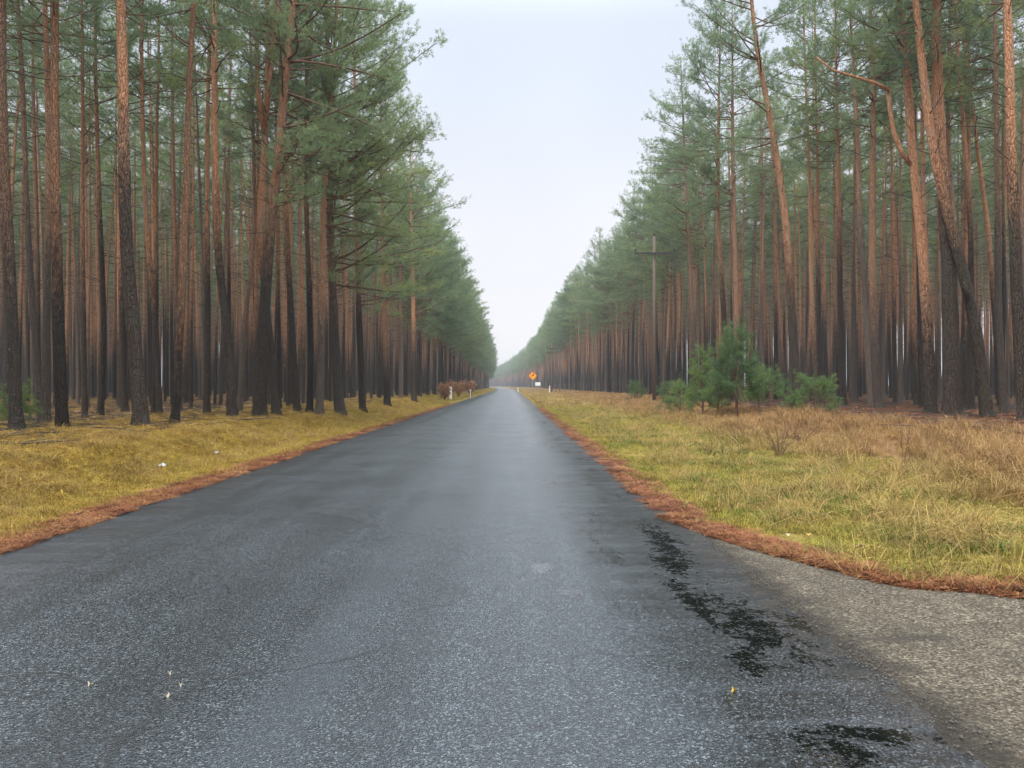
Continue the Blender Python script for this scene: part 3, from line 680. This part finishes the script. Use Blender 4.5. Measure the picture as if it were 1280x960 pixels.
rx = np.array([t[0] for t in rest]); ry = np.array([t[1] for t in rest])
o = scatter('pine_forest', PROTO, rx, ry, gz(rx, ry), [zrot(t[2], t[3]) for t in rest], [rn.uniform(.9, 1.08) for t in rest], [kind_of(t[2], t[3]) for t in rest])
tag(o, 'dense mass of far pine trunks and crowns behind and beyond the separate pines on both sides', 'forest', kind='stuff')

# ------------------------------------------------------------------ young pines and bushes on the right verge
def young(px, Y, H, rmax, label, seed, base=.3, lean=0., zoff=0., nl=.11, wh=.22, name='young_pine', group='young pines on the right verge'):
    x = (px-VX)*Y/FPX; z = float(gz(x, Y)); zs = np.linspace(-.1, H, 10)
    path = np.stack([lean*(zs/H)+.02*np.sin(zs*3), 0*zs, zs], 1)
    T = Pine(seed, H=H, base=base, rmax=rmax, path=path, rpath=np.linspace(.012+.012*H, .006, 10), dead=base*.5, whorl=wh*.85, twig=.09, flat=True, ndead=4, nn_=30, nl=nl, nw=.0085, sides=7)
    r = empty(name, (x, Y, z)); tag(r, label, 'young pine', group)
    link('trunk', T.trunk.mesh('sapling_trunk', m_limb), r); link('branches', T.limb.mesh('sapling_branches', m_limb), r)
    link('crown', T.leaf.mesh('sapling_needles', m_needle_y), r)
    return r
young(920, 24.5, 3.0, .88, 'tallest young pine, bushy blue-green, standing in dry grass before the trunks', 201, base=.55, wh=.2)
young(878, 27, 2.4, .46, 'slim young pine left of the tallest one', 202, base=.3)
young(897, 25.5, 1.5, .45, 'low young pine filling the gap left of the tallest one', 208, base=.3)
young(850, 30, 1.4, .42, 'low dark young pine at the left end of the green thicket', 203, base=.15)
young(836, 33, 1.1, .5, 'yellowish knee-high pine left of the thicket near the utility pole', 204, base=.1)
young(961, 25.5, 1.35, .55, 'thin-stemmed low pine just right of the tallest one', 205, base=.45)
young(1018, 22.5, 1.05, .62, 'small bright green pine alone before the dark trunks', 206, base=.15, wh=.16)
young(948, 27, 1.4, .4, 'half-hidden young pine behind the right side of the tallest one', 207, base=.3)
young(793, 48, 1.2, .5, 'tiny green pine in the dry grass left of the utility pole', 209, base=.1)
young(16, 17.2, .85, .3, 'small green sapling at the foot of the leftmost pine', 210, base=.1, group='saplings on the left')
# rust-leaved bushes on the left bank
def bush(px, Y, H, W_, label, seed):
    rs = np.random.RandomState(seed); rn_ = random.Random(seed); x = (px-VX)*Y/FPX; z = float(gz(x, Y))
    st_ = MB(); lf = MB(); P_, D_, L_ = [], [], []
    for k in range(16):
        a = rn_.uniform(0, 6.28); rr_ = W_*rn_.uniform(.3, 1); h = H*rn_.uniform(.6, 1)
        pts = [np.array([0, 0, -.05]), np.array([math.cos(a)*rr_*.3, math.sin(a)*rr_*.3, h*.4]), np.array([math.cos(a)*rr_*.7, math.sin(a)*rr_*.7, h*.75]), np.array([math.cos(a)*rr_, math.sin(a)*rr_, h])]
        st_.tube(pts, [.02, .014, .009, .004], 4)
        for q in range(26):
            t = rn_.uniform(.25, 1)*3; i = min(int(t), 2); p = pts[i]+(pts[i+1]-pts[i])*(t-i)
            P_.append(p+rs.randn(3)*.12); D_.append(unit(rs.randn(3)+[0, 0, .1])); L_.append(.12)
    lf.needles(np.array(P_), np.array(D_), np.array(L_), rs, 7, .10, .07, m=0)
    r = empty('rust_leaved_bush', (x, Y, z)); tag(r, label, 'bush', 'rust-leaved bushes on the left bank')
    link('stems', st_.mesh('bush_stems', m_stem), r); link('foliage', lf.mesh('bush_leaves', m_rustleaf, False), r)
bush(556, 70, 1.7, 1.0, 'rust-brown leafy bush left of the white post on the left bank', 301)
bush(573, 88, 2.2, 1.2, 'paler rust bush between the two white posts on the left bank', 302)
bush(587, 98, 2.3, .9, 'rust-brown bush at the road end of the row on the left bank', 303)
# dry weeds on the right verge
def weed(px, py, H, label, seed, n=14, sp_=.3):
    x, Y, z = ground_at(px, py); rn_ = random.Random(seed); b = MB()
    for k in range(n):
        a = rn_.uniform(0, 6.28); l = rn_.uniform(.1, sp_); h = H*rn_.uniform(.5, 1)
        p0 = np.array([rn_.uniform(-.04, .04), rn_.uniform(-.04, .04), -.02]); p1 = p0+[math.cos(a)*l*.4, math.sin(a)*l*.4, h*.55]; p2 = p0+[math.cos(a)*l, math.sin(a)*l, h]
        b.tube([p0, p1, p2], [.005, .004, .002], 4)
        for q in range(4):
            t = rn_.uniform(.4, 1); s_ = p1+(p2-p1)*t; b.segs([s_], [s_+np.array([rn_.uniform(-.1, .1), rn_.uniform(-.1, .1), rn_.uniform(.03, .12)])], [.002], [.001])
    o = link('dry_weed', b.mesh('dry_weed', m_stem), None, (x, Y, z)); tag(o, label, 'dry weed', 'leafless brown weeds on the right verge')
weed(975, 573, .75, 'leafless brown weed with fanned stems in front of the green pines', 1, 22, .5)
weed(1133, 590, .95, 'single tall thin dry stalk standing in the right verge', 2, 3, .08)
weed(1000, 560, .6, 'low reddish leafless weed right of the fanned one', 3, 16, .4)
weed(930, 556, .5, 'low brown leafless weed left of the fanned one', 4, 16, .4)

# ------------------------------------------------------------------ poles, signs, fence
def utility_pole(px, Y, H, label, arms=1, aw=1.12):
    x = (px-VX)*Y/FPX; z = float(gz(x, Y)); r = empty('utility_pole', (x, Y, z)); tag(r, label, 'utility pole', 'wooden poles along the right verge')
    b = MB(); b.tube([(0, 0, -.4), (0, 0, H*.5), (0, 0, H)], [.11, .10, .08], 12, cap=True); link('pole_shaft', b.mesh('pole_shaft', m_pole), r)
    for k in range(arms):
        za = H-.95-k*.75; b = MB(); b.box(-aw, aw, -.14, -.06, za-.05, za+.05); b.box(-.02, .02, -.145, -.06, za-.3, za+.06); a = link('crossarm', b.mesh('crossarm', m_darkmetal, False), r)
        for sx in (-1, 1):
            b = MB(); X_ = sx*(aw-.06); b.tube([(X_, -.1, za+.05), (X_, -.1, za+.14)], [.012, .012], 6)
            b.tube([(X_, -.1, za+.12), (X_, -.1, za+.16), (X_, -.1, za+.2), (X_, -.1, za+.23), (X_, -.1, za+.3)], [.055, .06, .035, .05, .02], 10, cap=True); link('insulator', b.mesh('insulator', m_insul), a)
    b = MB(); b.tube([(0, 0, H-.02), (0, 0, H+.1), (0, 0, H+.14), (0, 0, H+.2), (0, 0, H+.26)], [.015, .05, .055, .035, .02], 10, cap=True); link('insulator', b.mesh('insulator', m_insul), r)
    # weathered band and number board are not legible in the photograph: left plain
utility_pole(818, 42, 9.2, 'nearest tall wooden utility pole with one dark crossarm before the right forest')
utility_pole(690, 128, 8.3, 'far hazy wooden utility pole with crossarms above the distant fence', 2, .9)

def warning_sign():
    Y = 92; x = (666-VX)*Y/FPX; z = float(gz(x, Y)); r = empty('warning_sign', (x, Y, z)); tag(r, 'yellow diamond warning sign with a black symbol on a grey post by the road', 'road sign')
    b = MB(); b.tube([(0, .05, -.3), (0, .05, 3.1)], [.035, .035], 8, cap=True); link('post', b.mesh('sign_post', m_galv), r)
    zc = 2.65; s_ = .56
    def plate(sz, y0, y1, mat, nm):
        b = MB(); k = sz*.12
        pts = [(0+k, sz-k), (sz-k, k), (sz-k, -k), (k, -sz+k), (-k, -sz+k), (-sz+k, -k), (-sz+k, k), (-k, sz-k)]
        v = [(p[0], y0, zc+p[1]) for p in pts]+[(p[0], y1, zc+p[1]) for p in pts]+[(0, y0, zc)]
        b.add(v, [(i, (i+1) % 8, 8+(i+1) % 8, 8+i) for i in range(8)]+[(8, 9, 10, 11), (8, 11, 12, 15), (12, 13, 14, 15)], [((i+1) % 8, i, 16) for i in range(8)]); return link(nm, b.mesh(nm, mat, False), r)
    plate(s_, 0.0, .02, m_orange, 'sign_border'); f = plate(s_*.86, -.006, .0005, m_yellow, 'sign_face')
    b = MB()   # running figure like mark: body, head, legs
    b.tube([(-.12, -.012, zc-.02), (.06, -.012, zc+.12), (.14, -.012, zc+.2)], [.05, .07, .05], 6, cap=True)
    b.tube([(-.1, -.012, zc), (-.22, -.012, zc-.14)], [.04, .03], 6, cap=True); b.tube([(.06, -.012, zc+.08), (.2, -.012, zc-.06)], [.035, .025], 6, cap=True); b.tube([(.05, -.012, zc+.24), (.12, -.012, zc+.33)], [.05, .05], 8, cap=True)
    v = [a for a in b.v]; b.v = [np.stack([a[:, 0], -.008+(a[:, 1]+.012)*.06, a[:, 2]], 1).astype(np.float32) for a in v]
    link('symbol', b.mesh('sign_symbol', m_black), f)
warning_sign()
def small_board():
    Y = 99; x = (672.5-VX)*Y/FPX; z = float(gz(x, Y)); r = empty('white_board', (x, Y, z)); tag(r, 'small white board with a dark rim low beside the yellow sign', 'sign board')
    b = MB(); b.tube([(0, .04, -.3), (0, .04, 1.85)], [.03, .03], 8, cap=True); link('post', b.mesh('board_post', m_galv), r)
    b = MB(); b.box(-.42, .42, 0, .02, 1.35, 1.95); link('rim', b.mesh('board_rim', m_black, False), r)
    b = MB(); b.box(-.37, .33, -.012, -.001, 1.4, 1.87); link('board_face', b.mesh('board_face', m_white, False), r)
small_board()
def post(px, Y, H, W_, label, name='marker_post', nb=True):
    x = (px-VX)*Y/FPX; z = float(gz(x, Y)); r = empty(name, (x, Y, z)); tag(r, label, 'marker post', 'white marker posts along the road')
    b = MB(); v = [(-W_, -.05, -.2), (W_, -.05, -.2), (W_, .05, -.2), (-W_, .05, -.2), (-W_, -.05, H-.03), (W_, -.05, H-.03), (W_, .05, H+.04), (-W_, .05, H+.04)]
    b.add(v, [(0, 1, 5, 4), (1, 2, 6, 5), (2, 3, 7, 6), (3, 0, 4, 7), (4, 5, 6, 7)]); link('post_body', b.mesh('post_body', m_white, False), r)
    b = MB(); b.box(-W_*.6, W_*.6, -.058, -.051, H-.25, H-.12); link('reflector', b.mesh('reflector', m_red, False), r)
post(563.5, 76, 1.25, .11, 'wider white marker post between the rust bushes on the left')
post(588, 92, .9, .06, 'short thin white post in front of the last rust bush')
post(647.5, 165, .95, .09, 'far white marker post beside the right road edge before the yellow sign')
post(687, 118, 1.1, .07, 'pale marker post at the left end of the dark fence')
def fence():
    p0 = np.array([6.6, 124.]); p1 = np.array([14.2, 84.]); r = empty('post_fence', (p0[0], p0[1], float(gz(*p0)))); tag(r, 'dark wooden post and wire fence along the far right verge', 'fence')
    n = 15; tops = []
    for i in range(n):
        p = p0+(p1-p0)*i/(n-1)-[0, 0]; z = float(gz(p[0], p[1])); h = 1.25+.08*math.sin(i*2.3); o_ = np.array([p[0], p[1], z])-np.array(r.location)
        b = MB(); b.tube([o_-UP*.3, o_+UP*h*.5, o_+UP*h+np.array([.02*math.sin(i), 0, 0])], [.065, .06, .055], 7, cap=True); link('fence_post', b.mesh('fence_post', m_postwood), r); tops.append(o_)
    for hh in (.4, .75, 1.08):
        b = MB(); b.tube([t_+UP*hh for t_ in tops], [.006]*n, 4); link('wire', b.mesh('fence_wire', m_wire), r)
fence()

# ------------------------------------------------------------------ ground cover
rs = np.random.RandomState(77)
def tuft(seed, n, spread, h, w_, bend, mat, lie=0.):
    q = np.random.RandomState(seed); b = MB(); a = q.rand(n)*6.283; r_ = np.sqrt(q.rand(n))*spread
    p = np.stack([np.cos(a)*r_, np.sin(a)*r_, -.01*np.ones(n)], 1); da = q.rand(n)*6.283; hh = h*(.45+.75*q.rand(n)); bd = bend*(.3+q.rand(n))
    dx = np.stack([np.cos(da), np.sin(da), 0*da], 1)*(bd*hh)[:, None]; sd_ = np.stack([-np.sin(da+q.randn(n)*.6), np.cos(da), 0*da], 1)*w_/2
    up = np.stack([0*da, 0*da, hh*(1-lie*.6)], 1)
    m_ = p+dx*.32+up*.6; t_ = p+dx+up*np.maximum(.35, 1-bd*.45)[:, None]
    v = np.stack([p-sd_, p+sd_, m_+sd_*.8, m_-sd_*.8, t_], 1).reshape(-1, 3); i = np.arange(n)[:, None]*5
    b.add(v, i+np.array([[0, 1, 2, 3]]), i+np.array([[3, 2, 4]])); return proto('tuft_source', b.mesh('tuft', mat))
SH = [tuft(1+k, 34, .11, [.045, .06, .075][k], .0045, .9, m_grass) for k in range(3)]
SHL = [tuft(90+k, 34, .11, [.05, .07][k], .0045, .9, m_moss) for k in range(2)]
GRN = [tuft(8+k, 30, .10, .12, .005, .7, m_green) for k in range(2)]
ST = [tuft(20+k, 34, .12, [.24, .32, .2][k], .0055, .8, m_straw) for k in range(3)]
MO = [tuft(40+k, 36, .13, [.10, .14, .12][k], .006, 1.5, m_moss, .5) for k in range(3)]
LG = [tuft(80+k, 22, .16, [.2, .3, .38][k], .0045, 1.5, m_straw, .35) for k in range(3)]
FA = [tuft(60+k, 30, .3, [.14, .22][k], .022, 1.0, [m_grass, m_straw][k]) for k in range(2)]
FM = [tuft(70, 30, .3, .14, .022, 1.4, m_moss, .4)]
def clumpy(x, y, f, s_=0.):
    return np.array([mnoise.noise((float(a)*f+s_, float(b_)*f, s_)) for a, b_ in zip(x, y)])
def band(n, u0, u1, y0, y1, pw=1.8):
    t = rs.rand(n); y = y0*(y1/y0)**(t**(1/1.0)) if pw is None else y0+(y1-y0)*t**pw
    return u0+(u1-u0)*rs.rand(n), y
def field(name, protos, n, u0, u1, y0, y1, keep, sc=(.8, 1.3), label='', cat='grass', fade=(.3, .3), tiltr=0.):
    u, y = band(n, u0, u1, y0, y1, None); x = u+curve(y)
    px = VX+x/y*FPX; k = (px > -120) & (px < 1400) & ~in_apron(x, y) & ~((u > -4.52) & (u < 1.81))
    pr = np.clip(np.minimum((u-u0)/fade[0], (u1-u)/fade[1]), 0, 1); k &= rs.rand(n) < pr; k &= (y > 9) | (x < 0) | (rs.rand(n) < (apron_dist(x, y)-.04)/.5)
    x, y = x[k], y[k]; cl = clumpy(x, y, .9, 3.)+.5*clumpy(x, y, 3.1, 8.); kk = keep(x, y, cl, x-curve(y)); x, y, cl = x[kk], y[kk], cl[kk]
    s_ = (sc[0]+(sc[1]-sc[0])*rs.rand(len(x)))*(1+.5*cl)
    o = scatter(name, protos, x, y, gmesh(x, y), rs.rand(len(x))*6.283, s_, rs.randint(0, len(protos), len(x)), tilt=rs.randn(len(x))*tiltr if tiltr else None)
    tag(o, label, cat, kind='stuff'); print(name, len(x)); return o
field('short_grass', SH, 72000, 1.78, 6.5, 3.6, 60, lambda x, y, c, u: rs.rand(len(x)) < .4+.9*c+.35*(u-2.), label='short yellow-green grass covering the right verge', fade=(.75, 1.), tiltr=.3)
field('long_grass', LG, 12000, 2.3, 7.5, 3.8, 50, lambda x, y, c, u: rs.rand(len(x)) < .25+1.6*c, sc=(.6, 1.2), label='long bent straw blades among the short grass of the right verge', fade=(.8, 1.), tiltr=.5)
field('long_grass', LG, 9000, -8, -4.9, 6, 50, lambda x, y, c, u: rs.rand(len(x)) < .25+1.6*c, sc=(.5, 1.), label='long bent straw blades among the grass of the left verge', fade=(.8, 1.), tiltr=.6)
field('verge_grass', SH[:1]+SHL, 54000, -7.2, -4.5, 6, 60, lambda x, y, c, u: rs.rand(len(x)) < .75+.5*c, label='short yellow grass strip along the left road edge', fade=(.5, .8), tiltr=.15)
field('bank_grass', MO, 46000, -12, -5.5, 8, 70, lambda x, y, c, u: rs.rand(len(x)) < .8+.5*c, label='ochre lying grass on the left bank', fade=(.8, 1.), tiltr=.35)
field('forest_grass', ST[2:]+MO[:1], 26000, -34, -8.5, 12, 90, lambda x, y, c, u: rs.rand(len(x)) < .6+.8*c, sc=(.5, .9), label='straw-coloured grass under the left pines', fade=(1.5, 8), tiltr=.3)
field('dry_grass', ST, 30000, 4.6, 9.4, 7, 80, lambda x, y, c, u: rs.rand(len(x)) < .12+1.5*c+.12*(u-5), sc=(.55, 1.25), label='tall straw-coloured dry grass on the right verge', fade=(1.4, 1.6), tiltr=.45)
field('green_grass', GRN, 9000, 2.5, 7.2, 3.8, 45, lambda x, y, c, u: c > .1, sc=(.8, 1.4), label='fresh green grass patches in the right verge', fade=(.5, .8))
field('far_verge_grass', FA, 16000, 2.3, 11, 50, 420, lambda x, y, c, u: rs.rand(len(x)) < .7, sc=(.8, 1.3), label='pale grass of the far right verge', fade=(.5, 1))
field('far_bank_grass', FA[:1]+FM, 12000, -11, -4.9, 55, 420, lambda x, y, c, u: rs.rand(len(x)) < .8, sc=(.8, 1.2), label='pale grass of the far left bank', fade=(.5, 1))
# fallen needles: pairs lying flat
def litter(seed, n, spread):
    q = np.random.RandomState(seed); b = MB(); a = q.rand(n)*6.283; r_ = np.sqrt(q.rand(n))*spread; p = np.stack([np.cos(a)*r_, np.sin(a)*r_, .002+.014*q.rand(n)], 1)
    an = q.rand(n)*6.283; d = np.stack([np.cos(an), np.sin(an), q.randn(n)*.15], 1)*(.03+.035*q.rand(n))[:, None]; sd_ = np.stack([-np.sin(an), np.cos(an), 0*an], 1)*.0018
    v = np.stack([p-d-sd_, p-d+sd_, p+d+sd_, p+d-sd_], 1).reshape(-1, 3); b.add(v, np.arange(n*4).reshape(-1, 4)); return proto('litter_source', b.mesh('needle_litter', m_litter))
LI = [litter(5+k, 90, .13) for k in range(3)]
def litfield(name, n, u0, u1, y0, y1, label, edge=False):
    u, y = band(n, 0, 1, y0, y1, None)
    if edge: u = u0+(u1-u0)*u**1.6
    else: u = u0+(u1-u0)*u
    x = u+curve(y); px = VX+x/y*FPX; k = (px > -80) & (px < 1360)
    k &= ~(in_apron(x-.06, y-.06)); k &= ~((u > -4.5+.12*rs.rand(len(u))) & (u < 1.8-.12*rs.rand(len(u)))); x, y = x[k], y[k]; cl = clumpy(x, y, 1.6, 5.)+.6*clumpy(x, y, 4.5, 2.); kk = rs.rand(len(x)) < (.9+.8*cl if u0 < 0 else .6+1.1*cl); x, y = x[kk], y[kk]
    o = scatter(name, LI, x, y, np.maximum(gmesh(x, y)+.004, .0145*((x-curve(y) > -4.5) & (x-curve(y) < 1.8))), rs.rand(len(x))*6.283, .8+.5*rs.rand(len(x)), rs.randint(0, 3, len(x)), tilt=rs.randn(len(x))*.08); tag(o, label, 'pine needles', kind='stuff'); print(name, len(x))
litfield('needle_litter', 3600, -4.43, -4.9, 5, 60, 'rust-red fallen needles along the left road edge', True)
litfield('needle_litter', 3600, 1.66, 2.15, 5, 50, 'rust-red fallen needles along the right road edge', True)
def apron_litter():
    t = rs.rand(3000)**.8; n = len(t); seg = np.array(apron_out[:14]); s_ = t*(len(seg)-1); i = np.minimum(s_.astype(int), len(seg)-2); f = (s_-i)[:, None]
    p = seg[i]*(1-f)+seg[i+1]*f; nrm = np.array([.55, .83]); off = np.abs(rs.randn(n))*.2-.02; p = p+nrm[None]*off[:, None]
    k = ~in_apron(p[:, 0]-.05, p[:, 1]-.05); p = p[k]; n = len(p)
    o = scatter('needle_litter', LI, p[:, 0], p[:, 1], np.maximum(gmesh(p[:, 0], p[:, 1]), .0)+.012, rs.rand(n)*6.283, .7+.5*rs.rand(n), rs.randint(0, 3, n), tilt=rs.randn(n)*.08)
    tag(o, 'rust-red fallen needles banked against the old side road', 'pine needles', kind='stuff')
apron_litter()
u_, y_ = band(9000, 8.5, 20, 12, 50, None); k = (VX+u_/y_*FPX < 1340)
o = scatter('needle_litter', LI, u_[k], y_[k], gmesh(u_[k], y_[k])+.01, rs.rand(k.sum())*6.283, 1.4+.6*rs.rand(k.sum()), rs.randint(0, 3, k.sum())); tag(o, 'brown needle carpet under the right pines', 'pine needles', kind='stuff')

def twigs(seed):
    q = np.random.RandomState(seed); b = MB(); rn_ = random.Random(seed)
    for k in range(3):
        p = np.array([rn_.uniform(-.2, .2), rn_.uniform(-.2, .2), .015]); a = rn_.uniform(0, 6.28); pts = [p]
        for j in range(4): a += rn_.uniform(-.4, .4); p = p+np.array([math.cos(a), math.sin(a), rn_.uniform(-.05, .15)])*rn_.uniform(.08, .16); pts.append(p)
        b.tube(pts, [.008, .007, .006, .004, .002], 4)
        b.segs([pts[2]], [pts[2]+np.array([math.cos(a+.9), math.sin(a+.9), .3])*.15], [.004], [.002])
    return proto('twig_source', b.mesh('twigs', m_dead))
TW = [twigs(k) for k in range(3)]
def stone(seed):
    q = np.random.RandomState(seed); b = MB()
    for k in range(7):
        c_ = np.array([q.uniform(-.07, .07), q.uniform(-.07, .07), .003]); s_ = q.uniform(.003, .0075)
        v = np.array([[1, 0, 0], [-1, 0, 0], [0, 1, 0], [0, -1, 0], [0, 0, .7], [0, 0, -.7]])*s_*(.7+.6*q.rand(6, 1))+c_
        b.add(v, tris=[(0, 2, 4), (2, 1, 4), (1, 3, 4), (3, 0, 4), (2, 0, 5), (1, 2, 5), (3, 1, 5), (0, 3, 5)])
    return proto('stone_source', b.mesh('stones', m_stone, False))
m_stone = plain('loose_grit', (.03, .027, .022), (.16, .14, .115), .85, 40)
SN = [stone(k) for k in range(3)]
NG = 260; y_ = rs.uniform(2.2, 7.8, NG); x_ = 1.82+np.abs(rs.randn(NG))*.10-.03
o = scatter('loose_grit', SN, x_, y_, .016+0*x_, rs.rand(NG)*6.283, .4+.8*rs.rand(NG), rs.randint(0, 3, NG)); tag(o, 'loose grit along the joint of road and old side road', 'grit', kind='stuff')
y_ = rs.uniform(1.8, 6.5, 260); x_ = 1.9+rs.rand(260)*4; k = in_apron(x_+.1, y_+.1)
o = scatter('loose_grit', SN, x_[k], y_[k], .010+zap(x_[k]), rs.rand(k.sum())*6.283, .5+.7*rs.rand(k.sum()), rs.randint(0, 3, k.sum())); tag(o, 'loose grit scattered over the old side road', 'grit', kind='stuff')
for lab_, u0_, u1_, n_ in (('dead twigs lying on the brown floor under the right pines', 8.5, 22, 900), ('dead twigs lying in the grass under the left pines', -22, -7.5, 900)):
    u_, y_ = band(n_, u0_, u1_, 11, 50, None); k = np.abs(u_/y_*FPX) < 720
    o = scatter('twig_litter', TW, u_[k], y_[k], gmesh(u_[k], y_[k])+.03, rs.rand(k.sum())*6.283, .7+1.2*rs.rand(k.sum()), rs.randint(0, 3, k.sum())); tag(o, lab_, 'twigs', kind='stuff')

# ------------------------------------------------------------------ small things
def leaf(px, py, s_, mat, label, name='fallen_leaf', seed=0, cat='leaf', zo=.004, group='fallen leaves on the road'):
    q = random.Random(seed); Y = CAMH*FPX/(py-VY); x = (px-VX)*Y/FPX; z = .016
    if x > 1.8 or x < -4.5 or Y > 9: x, Y, z = ground_at(px, py); z += .03
    b = MB(); pts = []; n = 10
    for i in range(n):
        a = i/n*6.283; r_ = s_*(1 if i % 2 else .62)*(1.25 if i < n/2 else .85); pts.append((math.cos(a)*r_, math.sin(a)*r_*.7, .006+.012*math.sin(a*2+seed)))
    v = pts+[(p_[0], p_[1], p_[2]+.0015) for p_ in pts]+[(0, 0, 0.004), (0, 0, .0075)]
    b.add(v, [(i, (i+1) % n, n+(i+1) % n, n+i) for i in range(n)], [((i+1) % n, i, 2*n) for i in range(n)]+[(n+i, n+(i+1) % n, 2*n+1) for i in range(n)])
    b.tube([(s_*.9, 0, .008), (s_*1.7, s_*.2, .01)], [.0012, .0008], 4)
    o = link(name, b.mesh(name, mat, False), None, (x, Y, z)); o.rotation_euler[2] = q.uniform(0, 6.28); tag(o, label, cat, group)
leaf(209, 875, .016, m_leaf, 'largest pale leaf on the dark asphalt at lower left', seed=1)
leaf(113, 860, .013, m_leaf, 'small pale leaf alone on the asphalt, leftmost of the scattered ones', seed=2)
leaf(213, 846, .012, m_leaf, 'small pale leaf just behind the largest one', seed=3)
leaf(227, 861, .011, m_leaf, 'thin pale leaf right of the largest one', seed=4)
leaf(917, 868, .016, m_leafy, 'ochre leaf on the asphalt near the lower right wet patch', seed=5)
leaf(1010, 673, .03, m_leafy, 'yellow leaf lying in the grass behind the side road', seed=6, group='yellow leaves in the right verge')
leaf(986, 674, .024, m_leaf, 'pale curled leaf beside the yellow one in the right verge', seed=7, group='yellow leaves in the right verge')
def scrap(px, py, s_, label, seed):
    x, Y, z = ground_at(px, py); q = np.random.RandomState(seed); g_ = np.stack(np.meshgrid(np.linspace(-1, 1, 7), np.linspace(-.5, .5, 5)), -1).reshape(-1, 2)
    zt = .35*np.abs(q.randn(35)); top = np.column_stack([g_*s_+q.randn(35, 2)*s_*.06, zt*s_]); v = np.concatenate([top, top-[0, 0, .003]]); qd = []
    for j in range(4):
        for i in range(6): a = j*7+i; qd += [(a, a+1, a+8, a+7), (35+a, 35+a+7, 35+a+8, 35+a+1)]
    for i in range(6): qd += [(i, 35+i, 35+i+1, i+1), (28+i, 28+i+1, 63+i+1, 63+i)]
    for j in range(4): qd += [(j*7, j*7+7, 35+j*7+7, 35+j*7), (j*7+6, 35+j*7+6, 35+j*7+13, j*7+13)]
    b = MB(); b.add(v, qd); o = link('paper_scrap', b.mesh('paper_scrap', m_paper, False), None, (x, Y, z+.07)); o.rotation_euler = (R(18), 0, q.rand()*1.); tag(o, label, 'litter', 'scraps of litter on the left verge')
scrap(203, 589, .06, 'flat pale blue-white scrap of litter in the left verge grass', 3)
scrap(271, 571, .045, 'small bright white scrap of litter further along the left verge', 4)
def cone(px, py, s_, label, seed):
    x, Y, z = ground_at(px, py); b = MB(); t = np.linspace(0, 1, 14); q = np.random.RandomState(seed)
    rad = s_*(np.sin(t*math.pi*.93+.15)**.8)*.55; rr_ = rad[:, None]*(1+.28*((np.arange(12)[None]+np.arange(14)[:, None]) % 2)); b.tube(np.stack([t*s_*2.2, 0*t, s_*.45+0*t], 1), rr_, 12, cap=True)
    o = link('pine_cone', b.mesh('pine_cone', m_cone, False), None, (x, Y, z+.02)); o.rotation_euler[2] = q.rand()*6; tag(o, label, 'pine cone', 'pine cones in the right verge')
cone(1083, 691, .03, 'dark pine cone on rust needles behind the side road', 1)
cone(1118, 668, .028, 'dark pine cone in the grass right of the nearer cone', 2)
cone(1058, 718, .018, 'small dark cone at the edge of the old side road', 3)
cone(97, 648, .03, 'dark pine cone on the rust needles of the left road edge', 4)
def tuft_thing(px, py, label, seed):
    x, Y, z = ground_at(px, py); p = tuft(seed, 150, .16, .11, .006, 1.0, m_green); bpy.data.objects.remove(p); me = bpy.data.meshes[-1] if False else None
    q = tuft(seed, 150, .16, .11, .006, 1.0, m_green); o = link('grass_tuft', q.data, None, (x, Y, z)); tag(o, label, 'grass tuft')
tuft_thing(1027, 694, 'bright green grass tuft on rust needles by the side road', 91)

# ------------------------------------------------------------------ haze
hz = NT('haze_air'); hz.t.nodes.remove(hz.b); pv = hz.n('ShaderNodeVolumePrincipled', {'Color': (.86, .90, .96, 1), 'Density': .00075, 'Anisotropy': .2}); hz.put(hz.o.inputs['Volume'], pv)
b = MB(); b.box(-1560, 1560, -1560, 1560, -2.0, 26); h = link('haze', b.mesh('haze', hz.m, False)); tag(h, 'pale damp haze over the road and forest', 'haze', kind='stuff')
